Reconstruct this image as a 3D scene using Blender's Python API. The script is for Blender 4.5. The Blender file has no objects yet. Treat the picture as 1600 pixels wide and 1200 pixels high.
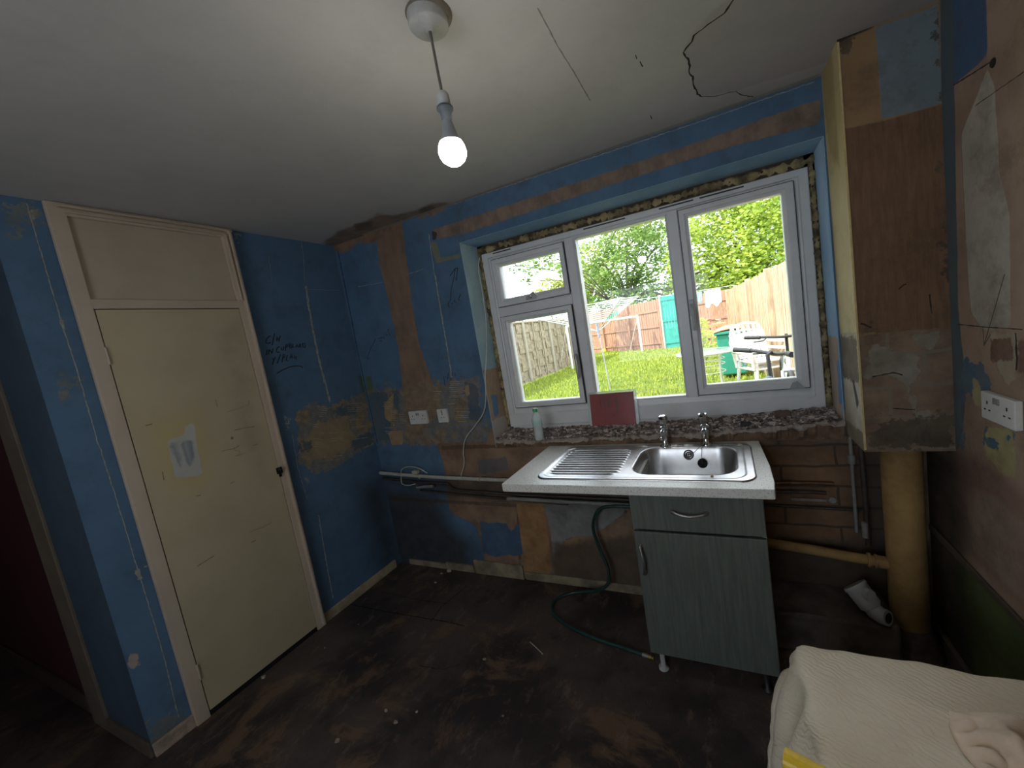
import bpy, math, random
import numpy as np
from mathutils import Vector, Matrix, noise
random.seed(7); rng = np.random.default_rng(7)
C = bpy.context.scene.collection
sc = bpy.context.scene
PI = math.pi

# ------------------------------------------------------------------ camera
CAM = (2.4604, -2.0048, 1.56)
YAW, PITCH, ROLL, FPX, PX, PY = 0.4229, -0.112, -0.1556, 604.0, 871.94, 587.71
RM = Matrix.Rotation(YAW, 3, 'Z') @ Matrix.Rotation(PI/2+PITCH, 3, 'X') @ Matrix.Rotation(ROLL, 3, 'Z')
cd = bpy.data.cameras.new('camera'); cam = bpy.data.objects.new('camera', cd); C.objects.link(cam)
cam.matrix_world = Matrix.Translation(CAM) @ RM.to_4x4()
cd.sensor_fit = 'HORIZONTAL'; cd.sensor_width = 36.0; cd.lens = 36.0*FPX/1600
cd.shift_x = (800-PX)/1600; cd.shift_y = (PY-600)/1600
cd.clip_start = 0.02; cd.clip_end = 300
sc.camera = cam

def at(u, v, ax, val):
    """point on the surface ax = val seen at photo pixel u, v (used for measuring marks on walls)"""
    d = RM @ Vector(((u-PX)/FPX, -(v-PY)/FPX, -1.0)); i = 'xyz'.index(ax)
    t = (val-CAM[i])/d[i]
    return Vector(CAM)+d*t

# ------------------------------------------------------------------ light
sc.view_settings.view_transform = 'Standard'; sc.view_settings.look = 'None'
sc.view_settings.gamma = 1.0; sc.view_settings.exposure = 0.0; sc.view_settings.use_curve_mapping = False
try:
    sc.cycles.use_denoising = True; sc.cycles.denoiser = 'OPENIMAGEDENOISE'
    sc.cycles.max_bounces = 10; sc.cycles.diffuse_bounces = 6; sc.cycles.transparent_max_bounces = 12
    sc.cycles.sample_clamp_indirect = 6.0
    sc.cycles.use_adaptive_sampling = False
except Exception: pass

SKY_STRENGTH = 4.3
SUN_STRENGTH = 6.5
BULB_STRENGTH = 98.0
w = bpy.data.worlds.new('world'); sc.world = w; w.use_nodes = True
nt = w.node_tree; nt.nodes.clear()
wo = nt.nodes.new('ShaderNodeOutputWorld'); bg = nt.nodes.new('ShaderNodeBackground')
tc = nt.nodes.new('ShaderNodeTexCoord'); mp = nt.nodes.new('ShaderNodeMapping'); mp.inputs['Scale'].default_value = (1, 1, 2.5)
nz = nt.nodes.new('ShaderNodeTexNoise'); nz.inputs['Scale'].default_value = 2.2; nz.inputs['Detail'].default_value = 6
cr = nt.nodes.new('ShaderNodeValToRGB')
cr.color_ramp.elements[0].position = .42; cr.color_ramp.elements[0].color = (.70, .82, 1.0, 1)
cr.color_ramp.elements[1].position = .58; cr.color_ramp.elements[1].color = (1, 1, 1, 1)
nt.links.new(tc.outputs['Generated'], mp.inputs[0]); nt.links.new(mp.outputs[0], nz.inputs['Vector'])
nt.links.new(nz.outputs['Fac'], cr.inputs[0]); nt.links.new(cr.outputs[0], bg.inputs[0])
bg.inputs[1].default_value = SKY_STRENGTH; nt.links.new(bg.outputs[0], wo.inputs[0])
sd_ = bpy.data.lights.new('sun', 'SUN'); sun = bpy.data.objects.new('sun', sd_); C.objects.link(sun)
sd_.energy = SUN_STRENGTH; sd_.angle = 0.01; sd_.color = (1, .93, .80)
sun.rotation_euler = Vector((-.50, -.36, .79)).to_track_quat('Z', 'Y').to_euler()

# ------------------------------------------------------------------ node helpers
def mat(name):
    m = bpy.data.materials.new(name); m.use_nodes = True
    n = m.node_tree; b = n.nodes['Principled BSDF']; return m, n, b
def N(n, t, **kw):
    x = n.nodes.new(t)
    for k, v in kw.items():
        if k in x.inputs.keys(): x.inputs[k].default_value = v
        else: setattr(x, k, v)
    return x
def mixc(n, f, a, b):
    m = n.nodes.new('ShaderNodeMix'); m.data_type = 'RGBA'; m.clamp_factor = True
    for s, v in ((0, f), (6, a), (7, b)):
        if hasattr(v, 'links'): n.links.new(v, m.inputs[s])
        elif s == 0: m.inputs[0].default_value = v
        else: m.inputs[s].default_value = (*v[:3], 1)
    return m.outputs[2]
def mth(n, op, a, b=0.0, c=None, clamp=False):
    m = n.nodes.new('ShaderNodeMath'); m.operation = op; m.use_clamp = clamp
    for i, v in enumerate((a, b) if c is None else (a, b, c)):
        if hasattr(v, 'links'): n.links.new(v, m.inputs[i])
        else: m.inputs[i].default_value = v
    return m.outputs[0]
def coords(n, scale=(1, 1, 1), off=(0, 0, 0)):
    t = n.nodes.new('ShaderNodeTexCoord'); m = n.nodes.new('ShaderNodeMapping')
    m.inputs['Scale'].default_value = scale; m.inputs['Location'].default_value = off
    n.links.new(t.outputs['Object'], m.inputs[0]); return m.outputs[0]
def nse(n, scale, detail=4, rough=.55, stretch=(1, 1, 1), off=(0, 0, 0), dist=0.0):
    x = N(n, 'ShaderNodeTexNoise', Scale=scale, Detail=detail, Roughness=rough, Distortion=dist)
    n.links.new(coords(n, stretch, off), x.inputs['Vector']); return x.outputs['Fac']
def ramp(n, v, a, b):
    m = n.nodes.new('ShaderNodeMapRange'); m.interpolation_type = 'SMOOTHSTEP'
    n.links.new(v, m.inputs['Value']); m.inputs['From Min'].default_value = a; m.inputs['From Max'].default_value = b
    return m.outputs[0]
def bump(n, b, h, strength=.5, dist=.01):
    x = N(n, 'ShaderNodeBump', Strength=strength, Distance=dist); n.links.new(h, x.inputs['Height'])
    n.links.new(x.outputs[0], b.inputs['Normal'])

_cache = {}
def simple(name, col, rough=.5, metal=0, var=.12, nscale=30, bmp=0.0, bscale=200, stretch=(1, 1, 1), spec=None):
    if name in _cache: return _cache[name]
    m, n, b = mat(name)
    f = nse(n, nscale, 5, .6, stretch)
    c = mixc(n, ramp(n, f, .3, .7), [x*(1-var) for x in col], [min(1, x*(1+var)) for x in col])
    n.links.new(c, b.inputs['Base Color']); b.inputs['Roughness'].default_value = rough; b.inputs['Metallic'].default_value = metal
    if spec is not None: b.inputs['Specular IOR Level'].default_value = spec
    if bmp: bump(n, b, nse(n, bscale, 3, .6, stretch), bmp, .002)
    _cache[name] = m; return m

def layered(name, base, layers, rough=.8, scratch=None, bmp=.35, grain=60, wear=None):
    """paint/plaster build-up. base=(colA,colB); each layer dict: attr, a, b, ns, amp, soft, h, op, comb, brick"""
    m, n, b = mat(name)
    col = mixc(n, ramp(n, nse(n, 4, 6, .6), .3, .7), base[0], base[1])
    if scratch:
        s = ramp(n, nse(n, 22, 6, .75, (1, 1, .18), (3, 1, 0)), .64, .72)
        s2 = mth(n, 'MULTIPLY', s, scratch[1])
        col = mixc(n, s2, col, scratch[0])
    h = None
    for i, L in enumerate(layers):
        at_ = n.nodes.new('ShaderNodeAttribute'); at_.attribute_name = L['attr']
        ns = L.get('ns', 14)
        nn = mth(n, 'SUBTRACT', nse(n, ns, 7, .68, L.get('st', (1, 1, 1)), (i*3.1, i*1.7, 0)), .5)
        v = mth(n, 'MULTIPLY_ADD', nn, 2*L.get('amp', .02), at_.outputs['Fac'])
        s = L.get('soft', .003)
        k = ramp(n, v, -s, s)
        if 'comb' in L:
            ax, fr, th = L['comb']
            t = n.nodes.new('ShaderNodeTexCoord'); sp = n.nodes.new('ShaderNodeSeparateXYZ'); n.links.new(t.outputs['Object'], sp.inputs[0])
            wv = mth(n, 'SINE', mth(n, 'MULTIPLY_ADD', sp.outputs['XYZ'.index(ax)], fr*2*PI, mth(n, 'MULTIPLY', nse(n, 6, 3), 5.0)))
            gate = ramp(n, nse(n, 7, 4, .6, (1, 1, 1), (9, 4, i)), .45, .49)
            cmb = mth(n, 'MULTIPLY', gate, ramp(n, wv, th-.3, th+.3))
            k = mth(n, 'MULTIPLY', k, mth(n, 'SUBTRACT', 1.0, mth(n, 'MULTIPLY', cmb, .8)))
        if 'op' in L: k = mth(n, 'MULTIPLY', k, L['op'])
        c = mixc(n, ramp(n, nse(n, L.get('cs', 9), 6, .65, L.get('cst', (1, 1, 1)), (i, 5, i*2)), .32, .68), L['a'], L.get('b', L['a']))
        if 'brick' in L:
            bt = N(n, 'ShaderNodeTexBrick', Scale=1.0)
            bt.inputs['Brick Width'].default_value = L['brick'][0]; bt.inputs['Row Height'].default_value = L['brick'][1]
            bt.inputs['Mortar Size'].default_value = .007; bt.inputs['Mortar Smooth'].default_value = .4
            t = n.nodes.new('ShaderNodeTexCoord'); sp = n.nodes.new('ShaderNodeSeparateXYZ'); cb = n.nodes.new('ShaderNodeCombineXYZ')
            n.links.new(t.outputs['Object'], sp.inputs[0]); n.links.new(sp.outputs[0], cb.inputs[0]); n.links.new(sp.outputs[2], cb.inputs[1])
            wob = N(n, 'ShaderNodeTexNoise', Scale=8.0); n.links.new(cb.outputs[0], wob.inputs['Vector'])
            vm = n.nodes.new('ShaderNodeVectorMath'); vm.operation = 'MULTIPLY_ADD'; vm.inputs[1].default_value = (.02, .02, .0)
            n.links.new(wob.outputs['Color'], vm.inputs[0]); n.links.new(cb.outputs[0], vm.inputs[2]); n.links.new(vm.outputs[0], bt.inputs['Vector'])
            c = mixc(n, mth(n, 'MULTIPLY', bt.outputs['Fac'], .75), c, L['brick'][2])
        col = mixc(n, k, col, c)
        hh = mth(n, 'MULTIPLY', k, L.get('h', 0.0))
        h = hh if h is None else mth(n, 'ADD', h, hh)
    if wear:   # (chip colour, chip amount, stain colour, stain amount)
        col = mixc(n, mth(n, 'MULTIPLY', ramp(n, nse(n, 5, 7, .75, off=(8, 8, 8)), .46, .70), wear[3]), col, wear[2])
        col = mixc(n, mth(n, 'MULTIPLY', ramp(n, nse(n, 38, 8, .78, (1, 1, .5), off=(6, 2, 4)), .655, .675), wear[1]), col, wear[0])
        col = mixc(n, mth(n, 'MULTIPLY', ramp(n, nse(n, 75, 6, .8, off=(1, 2, 9)), .69, .71), wear[1]), col, [x*.3 for x in wear[2]])
    gr = mth(n, 'MULTIPLY', nse(n, grain, 6, .7), .35)
    h = gr if h is None else mth(n, 'ADD', h, gr)
    n.links.new(col, b.inputs['Base Color']); b.inputs['Roughness'].default_value = rough
    b.inputs['Specular IOR Level'].default_value = .3
    bump(n, b, h, bmp, .006)
    return m

# ------------------------------------------------------------------ mesh helpers
class MB:
    def __init__(s): s.v = []; s.f = []; s.sm = []
    def add(s, vs, fs, smooth=False):
        o = len(s.v); s.v += [tuple(x) for x in vs]; s.f += [tuple(i+o for i in f) for f in fs]; s.sm += [smooth]*len(fs); return s
    def box(s, a, b):
        x0, y0, z0 = a; x1, y1, z1 = b
        return s.add([(x0, y0, z0), (x1, y0, z0), (x1, y1, z0), (x0, y1, z0), (x0, y0, z1), (x1, y0, z1), (x1, y1, z1), (x0, y1, z1)],
              [(0, 3, 2, 1), (4, 5, 6, 7), (0, 1, 5, 4), (1, 2, 6, 5), (2, 3, 7, 6), (3, 0, 4, 7)])
    def obox(s, c, half, m):
        vs = [Vector(c)+m@Vector((sx*half[0], sy*half[1], sz*half[2])) for sz in (-1, 1) for sx, sy in ((-1, -1), (1, -1), (1, 1), (-1, 1))]
        return s.add(vs, [(0, 3, 2, 1), (4, 5, 6, 7), (0, 1, 5, 4), (1, 2, 6, 5), (2, 3, 7, 6), (3, 0, 4, 7)])
    def beam(s, p, q, wd, ht, up=(0, 0, 1)):
        p, q = Vector(p), Vector(q); d = (q-p); L = d.length; d.normalize(); r = d.cross(Vector(up)).normalized(); u = r.cross(d)
        m = Matrix((d, r, u)).transposed(); return s.obox((p+q)/2, (L/2, wd/2, ht/2), m)
    def tube(s, path, r, n=10, caps=True):
        P = [Vector(p) for p in path]; R = r if isinstance(r, (list, tuple)) else [r]*len(P)
        T = [(P[min(i+1, len(P)-1)]-P[max(i-1, 0)]).normalized() for i in range(len(P))]
        up = Vector((0, 0, 1)) if abs(T[0].z) < .9 else Vector((1, 0, 0)); a = T[0].cross(up).normalized()
        vs = []; fs = []
        for i, p in enumerate(P):
            a = (a-T[i]*a.dot(T[i])).normalized(); b = T[i].cross(a)
            vs += [p+(a*math.cos(2*PI*k/n)+b*math.sin(2*PI*k/n))*R[i] for k in range(n)]
        for i in range(len(P)-1):
            for k in range(n):
                k2 = (k+1) % n; fs.append((i*n+k, i*n+k2, (i+1)*n+k2, (i+1)*n+k))
        s.add(vs, fs, True)
        if caps: s.add([vs[k] for k in range(n)], [tuple(range(n))[::-1]]); s.add([vs[-n+k] for k in range(n)], [tuple(range(n))])
        return s
    def lathe(s, prof, c=(0, 0, 0), axis=(0, 0, 1), n=24, smooth=True):
        ax = Vector(axis).normalized(); q = Vector((0, 0, 1)).rotation_difference(ax); vs = []; fs = []
        for r, z in prof:
            for k in range(n): vs.append(Vector(c)+q@Vector((r*math.cos(2*PI*k/n), r*math.sin(2*PI*k/n), z)))
        for i in range(len(prof)-1):
            for k in range(n): k2 = (k+1) % n; fs.append((i*n+k, i*n+k2, (i+1)*n+k2, (i+1)*n+k))
        s.add(vs, fs, smooth)
        if prof[0][0] > 1e-5: s.add(vs[:n], [tuple(range(n))[::-1]])
        if prof[-1][0] > 1e-5: s.add(vs[-n:], [tuple(range(n))])
        return s
    def ring(s, c, R, r, axis=(0, 0, 1), n=28, m=8):
        ax = Vector(axis).normalized(); q = Vector((0, 0, 1)).rotation_difference(ax); vs = []; fs = []
        for i in range(n):
            for k in range(m):
                a = 2*PI*i/n; b = 2*PI*k/m
                vs.append(Vector(c)+q@Vector(((R+r*math.cos(b))*math.cos(a), (R+r*math.cos(b))*math.sin(a), r*math.sin(b))))
        for i in range(n):
            for k in range(m): fs.append((i*m+k, ((i+1) % n)*m+k, ((i+1) % n)*m+(k+1) % m, i*m+(k+1) % m))
        return s.add(vs, fs, True)
    def prism(s, poly, z0, z1, tr=lambda p: p):
        n = len(poly); vs = [tr((x, y, z0)) for x, y in poly]+[tr((x, y, z1)) for x, y in poly]
        return s.add(vs, [tuple(range(n))[::-1], tuple(range(n, 2*n))]+[(i, (i+1) % n, n+(i+1) % n, n+i) for i in range(n)])
    def build(s, name, m, parent=None, bevel=0, smooth=None):
        me = bpy.data.meshes.new(name); me.from_pydata(s.v, [], s.f); me.polygons.foreach_set('use_smooth', s.sm if smooth is None else [smooth]*len(s.f)); me.update()
        return link(name, me, m, parent, bevel)
def link(name, me, m, parent=None, bevel=0):
    o = bpy.data.objects.new(name, me); C.objects.link(o)
    if m: me.materials.append(m)
    if parent is not None:
        o.parent = parent
        base = Vector(parent.get('_base', (0, 0, 0)))
        o.location = -base if parent.type == 'EMPTY' else (0, 0, 0)
    if bevel:
        b = o.modifiers.new('bevel', 'BEVEL'); b.width = bevel; b.segments = 2; b.limit_method = 'ANGLE'; b.angle_limit = math.radians(40)
    return o
def thing(name, label, cat, loc=(0, 0, 0), group=None, kind=None):
    o = bpy.data.objects.new(name, None); C.objects.link(o); o.location = loc; o['_base'] = tuple(loc); o.empty_display_size = .05
    tag(o, label, cat, group, kind); return o
def tag(o, label=None, cat=None, group=None, kind=None):
    if label: o['label'] = label
    if cat: o['category'] = cat
    if group: o['group'] = group
    if kind: o['kind'] = kind
    return o
def struct(o): o['kind'] = 'structure'; return o

def sdpoly(P, poly):
    """signed distance of points P (n,2) to a polygon, positive inside"""
    poly = np.array(poly, float); d = np.full(len(P), 1e9); ins = np.zeros(len(P), bool)
    for i in range(len(poly)):
        a = poly[i]; b = poly[(i+1) % len(poly)]; e = b-a; w_ = P-a
        t = np.clip((w_@e)/max(e@e, 1e-12), 0, 1); q = w_-t[:, None]*e; d = np.minimum(d, np.hypot(q[:, 0], q[:, 1]))
        c = (a[1] <= P[:, 1]) != (b[1] <= P[:, 1])
        with np.errstate(divide='ignore', invalid='ignore'):
            xx = a[0]+(P[:, 1]-a[1])*e[0]/(e[1] if e[1] else 1e-12)
        ins ^= c & (P[:, 0] < xx)
    return np.where(ins, d, -d)
def wallgrid(name, ax, val, u0, u1, v0, v1, layers, m, hole=None, step=.018, flip=False, back=0.0, parent=None, disp=None):
    """a flat plastered surface on plane ax=val with signed-distance attributes for its paint layers; back = thickness behind it"""
    ui, vi = [i for i in range(3) if i != 'xyz'.index(ax)]; ai = 'xyz'.index(ax)
    def axis(a, b, extra):
        g = list(np.linspace(a, b, max(2, int(abs(b-a)/step)+1)))
        for e in extra:
            k = int(np.argmin([abs(x-e) for x in g])); g[k] = e
        return np.array(g)
    U = axis(u0, u1, hole[:2] if hole else []); V = axis(v0, v1, hole[2:] if hole else [])
    nu, nv = len(U), len(V); G = np.zeros((nv, nu, 3)); G[..., ai] = val; G[..., ui] = U[None, :]; G[..., vi] = V[:, None]
    P2 = np.stack([G[..., ui].ravel(), G[..., vi].ravel()], 1)
    if disp is not None: G[..., ai] += disp(P2).reshape(nv, nu)
    fs = []
    for j in range(nv-1):
        for i in range(nu-1):
            if hole:
                cu = (U[i]+U[i+1])/2; cv = (V[j]+V[j+1])/2
                if hole[0] < cu < hole[1] and hole[2] < cv < hole[3]: continue
            a = j*nu+i; f = (a, a+1, a+nu+1, a+nu)
            fs.append(f[::-1] if flip else f)
    vs = [tuple(p) for p in G.reshape(-1, 3)]
    nfront = len(vs)
    if back:
        def P(u, v, d):
            p = [0, 0, 0]; p[ai] = val+d; p[ui] = u; p[vi] = v; return tuple(p)
        mb = MB(); e = .0015*(1 if back > 0 else -1)
        rects = [(u0, u1, v0, v1)] if not hole else [(u0, hole[0], v0, v1), (hole[1], u1, v0, v1), (hole[0], hole[1], v0, hole[2]), (hole[0], hole[1], hole[3], v1)]
        for (a, b, c, d) in rects:
            if abs(b-a) < 1e-4 or abs(d-c) < 1e-4: continue
            lo = P(a, c, e); hi = P(b, d, back)
            mb.box([min(x, y) for x, y in zip(lo, hi)], [max(x, y) for x, y in zip(lo, hi)])
        fs += [tuple(i+nfront for i in f) for f in mb.f]; vs += mb.v
    me = bpy.data.meshes.new(name); me.from_pydata(vs, [], fs); me.update()
    for L in layers:
        if 'polys' not in L: continue
        d = np.full(len(P2), -9.0)
        for poly in L['polys']:
            q = [tuple(at(px, py, ax, val)[k] for k in (ui, vi)) for px, py in poly] if L.get('px', True) else poly
            d = np.maximum(d, sdpoly(P2, q))
        d = np.concatenate([d, np.full(len(vs)-nfront, -9.0)])
        a = me.attributes.new(L['attr'], 'FLOAT', 'POINT'); a.data.foreach_set('value', d.astype(np.float32))
    return link(name, me, m, parent)

def ribbon(mb, pts, wd, nrm, lift=.0008, jit=0.0):
    """thin raised stroke lying on a surface, width wd or list"""
    P = [Vector(p) for p in pts]
    if jit:
        Q = []
        for a, b in zip(P[:-1], P[1:]):
            k = max(1, int((b-a).length/.012)); t_ = (b-a).normalized().cross(Vector(nrm))
            for i in range(k): Q.append(a.lerp(b, i/k)+t_*random.uniform(-jit, jit))
        P = Q+[P[-1]]
    n = Vector(nrm); W = wd if isinstance(wd, list) else [wd]*len(P)
    vs = []; fs = []
    for i, p in enumerate(P):
        t = (P[min(i+1, len(P)-1)]-P[max(0, i-1)]).normalized(); s = t.cross(n).normalized(); ww = W[min(i, len(W)-1)]/2*(random.uniform(.6, 1.3) if jit else 1)
        vs += [p+s*ww+n*lift*.2, p+s*ww*.5+n*lift, p-s*ww*.5+n*lift, p-s*ww+n*lift*.2]
    for i in range(len(P)-1):
        for k in range(3): fs.append((i*4+k, i*4+k+1, (i+1)*4+k+1, (i+1)*4+k))
    mb.add(vs, fs)

def strokes(mb, lines, ax, val, nrm, wd, jit=0.0, lift=.0008):
    for L in lines:
        ww = wd
        if isinstance(L, tuple): L, ww = L
        ribbon(mb, [at(x, y, ax, val) for x, y in L], ww, nrm, lift, jit)

W_, H_ = 3.166, 2.4          # right wall, ceiling
YW = -1.43                   # end of the left wall
YR, XL = -3.4, -2.4          # rear wall, far left wall
BX, BD, BZ = 2.9, .234, .921 # boxing in the right corner
HX0, HX1, HZ0, HZ1 = 1.054, 2.893, .90, 2.177   # window opening

# ================================================================== FINISHES
BLUE = ((.088, .165, .262), (.066, .130, .215))
TAN, TANB = (.265, .18, .12), (.19, .115, .075)
def WB(): return [
 dict(attr='stripe', a=(.235, .16, .108), b=(.18, .125, .085), amp=.022, ns=10, h=-.4, cst=(1.6, 1, .6), polys=[[(587, 352), (626, 336), (637, 415), (644, 478), (656, 541), (675, 595), (690, 640), (640, 700), (628, 598), (622, 542), (609, 478), (593, 415)]]),
 dict(attr='topstain', a=(.16, .10, .065), b=(.26, .17, .11), amp=.03, ns=18, soft=.012, polys=[[(520, 370), (590, 345), (628, 338), (626, 352), (600, 375), (583, 380), (560, 378), (540, 395), (524, 392)], [(650, 330), (700, 318), (690, 332), (655, 343)]]),
 dict(attr='lintel', a=(.25, .185, .14), b=(.15, .11, .085), amp=.013, ns=20, h=-.5, cs=9, cst=(1.3, 1, .8), polys=[[(674, 360), (740, 338), (860, 299), (970, 262), (1088, 223), (1180, 190), (1281, 155), (1281, 193), (1135, 231), (997, 275), (860, 320), (730, 364), (682, 374)]]),
 dict(attr='lintelgap', a=(.05, .045, .03), amp=.008, polys=[[(675, 360), (683, 364), (681, 374), (676, 376)], [(1252, 166), (1256, 168), (1253, 195), (1250, 190)]]),
 dict(attr='filler', a=(.15, .17, .11), b=(.20, .20, .13), amp=.008, polys=[[(672, 378), (682, 378), (690, 408), (682, 412)], [(682, 404), (719, 396), (722, 402), (684, 411)]]),
 dict(attr='adh', a=(.26, .205, .13), b=(.15, .12, .085), amp=.15, ns=17, soft=.004, h=.6, comb=('Z', 88, .1), cs=22, polys=[[(572, 610), (640, 602), (700, 592), (748, 588), (752, 640), (768, 690), (745, 700), (680, 694), (640, 690), (592, 692)]]),
 dict(attr='adhblue', a=(.06, .105, .16), b=(.10, .12, .13), amp=.05, ns=18, polys=[[(574, 615), (606, 612), (612, 688), (590, 692)], [(728, 600), (745, 600), (752, 660), (735, 655)], [(612, 612), (622, 610), (625, 640), (615, 640)]]),
 dict(attr='greenbit', a=(.085, .11, .035), amp=.008, soft=.01, op=.8, polys=[[(571, 587), (581, 588), (583, 611), (574, 612)]]),
 dict(attr='tanbit', a=(.36, .26, .15), b=(.28, .2, .12), amp=.014, ns=20, h=.5, polys=[[(726, 604), (732, 600), (734, 616), (728, 620)], [(606, 675), (628, 672), (630, 695), (612, 695)], [(600, 632), (615, 615), (612, 660), (602, 655)]]),
 dict(attr='lower', a=TAN, b=(.17, .105, .068), amp=.022, ns=9, h=-.7, cs=6, polys=[[(683, 693), (760, 690), (775, 640), (1340, 640), (1500, 700), (1500, 1100), (850, 960), (830, 912), (765, 905), (745, 822), (704, 800), (697, 760), (693, 727)]]),
 dict(attr='course', a=(.10, .065, .042), amp=.010, ns=20, soft=.004, op=.9, polys=[[(690, 697), (1340, 676), (1340, 681), (690, 703)], [(600, 776), (980, 797), (980, 802), (600, 781)], [(807, 790), (812, 790), (815, 903), (811, 903)]]),
 dict(attr='bluelow', a=(.07, .125, .20), b=(.05, .09, .15), amp=.03, ns=12, polys=[[(749, 814), (790, 818), (800, 830), (812, 815), (817, 867), (772, 870), (755, 862)]]),
 dict(attr='bluesm', a=(.06, .10, .14), amp=.035, ns=12, op=.6, polys=[[(745, 720), (790, 715), (795, 735), (750, 740)]]),
 dict(attr='orange', a=(.36, .215, .10), b=(.24, .13, .06), amp=.012, ns=9, polys=[[(807, 787), (850, 785), (858, 850), (862, 893), (822, 906)]]),
 dict(attr='grey', a=(.25, .255, .245), b=(.17, .175, .165), amp=.022, ns=14, h=.7, polys=[[(848, 782), (985, 772), (975, 802), (925, 838), (882, 842), (876, 862), (864, 868), (860, 830)]]),
 dict(attr='tan2', a=(.27, .17, .09), amp=.02, polys=[[(880, 845), (905, 838), (900, 858), (875, 862)]]),
 dict(attr='blocks', a=(.235, .14, .078), b=(.15, .088, .05), amp=.02, ns=6, cs=5, brick=(.44, .098, (.045, .033, .024)), polys=[[(1150, 676), (1380, 700), (1390, 880), (1160, 860)]]),
 dict(attr='damp', a=(.075, .057, .042), b=(.13, .09, .062), amp=.06, ns=7, soft=.03, op=.92, polys=[[(868, 850), (1000, 838), (1500, 850), (1500, 1100), (860, 960)]]),
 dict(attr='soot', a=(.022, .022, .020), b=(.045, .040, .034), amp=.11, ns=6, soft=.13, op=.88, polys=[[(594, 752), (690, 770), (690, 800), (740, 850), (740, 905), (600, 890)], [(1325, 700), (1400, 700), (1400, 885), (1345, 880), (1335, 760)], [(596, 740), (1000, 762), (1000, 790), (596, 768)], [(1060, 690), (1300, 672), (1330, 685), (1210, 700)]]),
 dict(attr='ledge', a=(.24, .21, .17), b=(.15, .12, .1), amp=.02, ns=16, soft=.006, polys=[[(1205, 925), (1400, 950), (1400, 975), (1210, 950)]]),
]
def WL(): return [
 dict(attr='adh', a=(.34, .265, .155), b=(.20, .165, .11), amp=.060, ns=24, h=.7, comb=('Z', 88, .1), cs=30, polys=[[(464, 642), (494, 628), (516, 636), (539, 624), (569, 613), (577, 650), (586, 692), (562, 705), (550, 714), (530, 728), (494, 741), (468, 722), (466, 690)]]),
 dict(attr='adhy', a=(.36, .285, .165), b=(.27, .2, .12), amp=.10, ns=18, h=.2, op=.8, polys=[[(470, 690), (500, 660), (545, 650), (555, 690), (520, 715), (480, 725)]]),
 dict(attr='adhb', a=(.07, .12, .17), b=(.12, .14, .13), amp=.07, ns=26, polys=[[(530, 632), (560, 640), (545, 650), (520, 645)], [(550, 690), (580, 670), (583, 690), (556, 705)], [(470, 690), (490, 690), (485, 705), (470, 708)]]),
 dict(attr='greenbit', a=(.085, .11, .035), amp=.008, soft=.01, op=.8, polys=[[(559, 587), (571, 586), (574, 611), (566, 612)]]),
 dict(attr='spots', a=(.42, .34, .28), amp=.012, ns=30, h=.3, polys=[[(200, 1022), (215, 1020), (218, 1040), (206, 1046), (199, 1038)], [(181, 975), (189, 982), (186, 988)], [(42, 330), (60, 326), (58, 348)]]),
 dict(attr='peel', a=(.36, .40, .38), b=(.28, .24, .16), amp=.05, ns=40, op=.8, polys=[[(446, 650), (452, 650), (452, 670), (448, 668)], [(475, 745), (482, 745), (480, 755)], [(366, 366), (375, 366), (372, 380)]]),
 dict(attr='scuff', a=(.26, .24, .16), b=(.12, .14, .14), amp=.14, ns=34, soft=.004, op=.7, polys=[[(5, 320), (50, 320), (60, 350), (20, 365)], [(95, 590), (112, 590), (115, 620), (100, 622)], [(228, 1130), (290, 1110), (300, 1125), (240, 1165)]]),
 dict(attr='soot', a=(.02, .022, .022), b=(.04, .04, .04), amp=.08, ns=6, soft=.15, op=.8, polys=[[(560, 760), (600, 740), (625, 870), (600, 890), (585, 860)]]),
]
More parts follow.
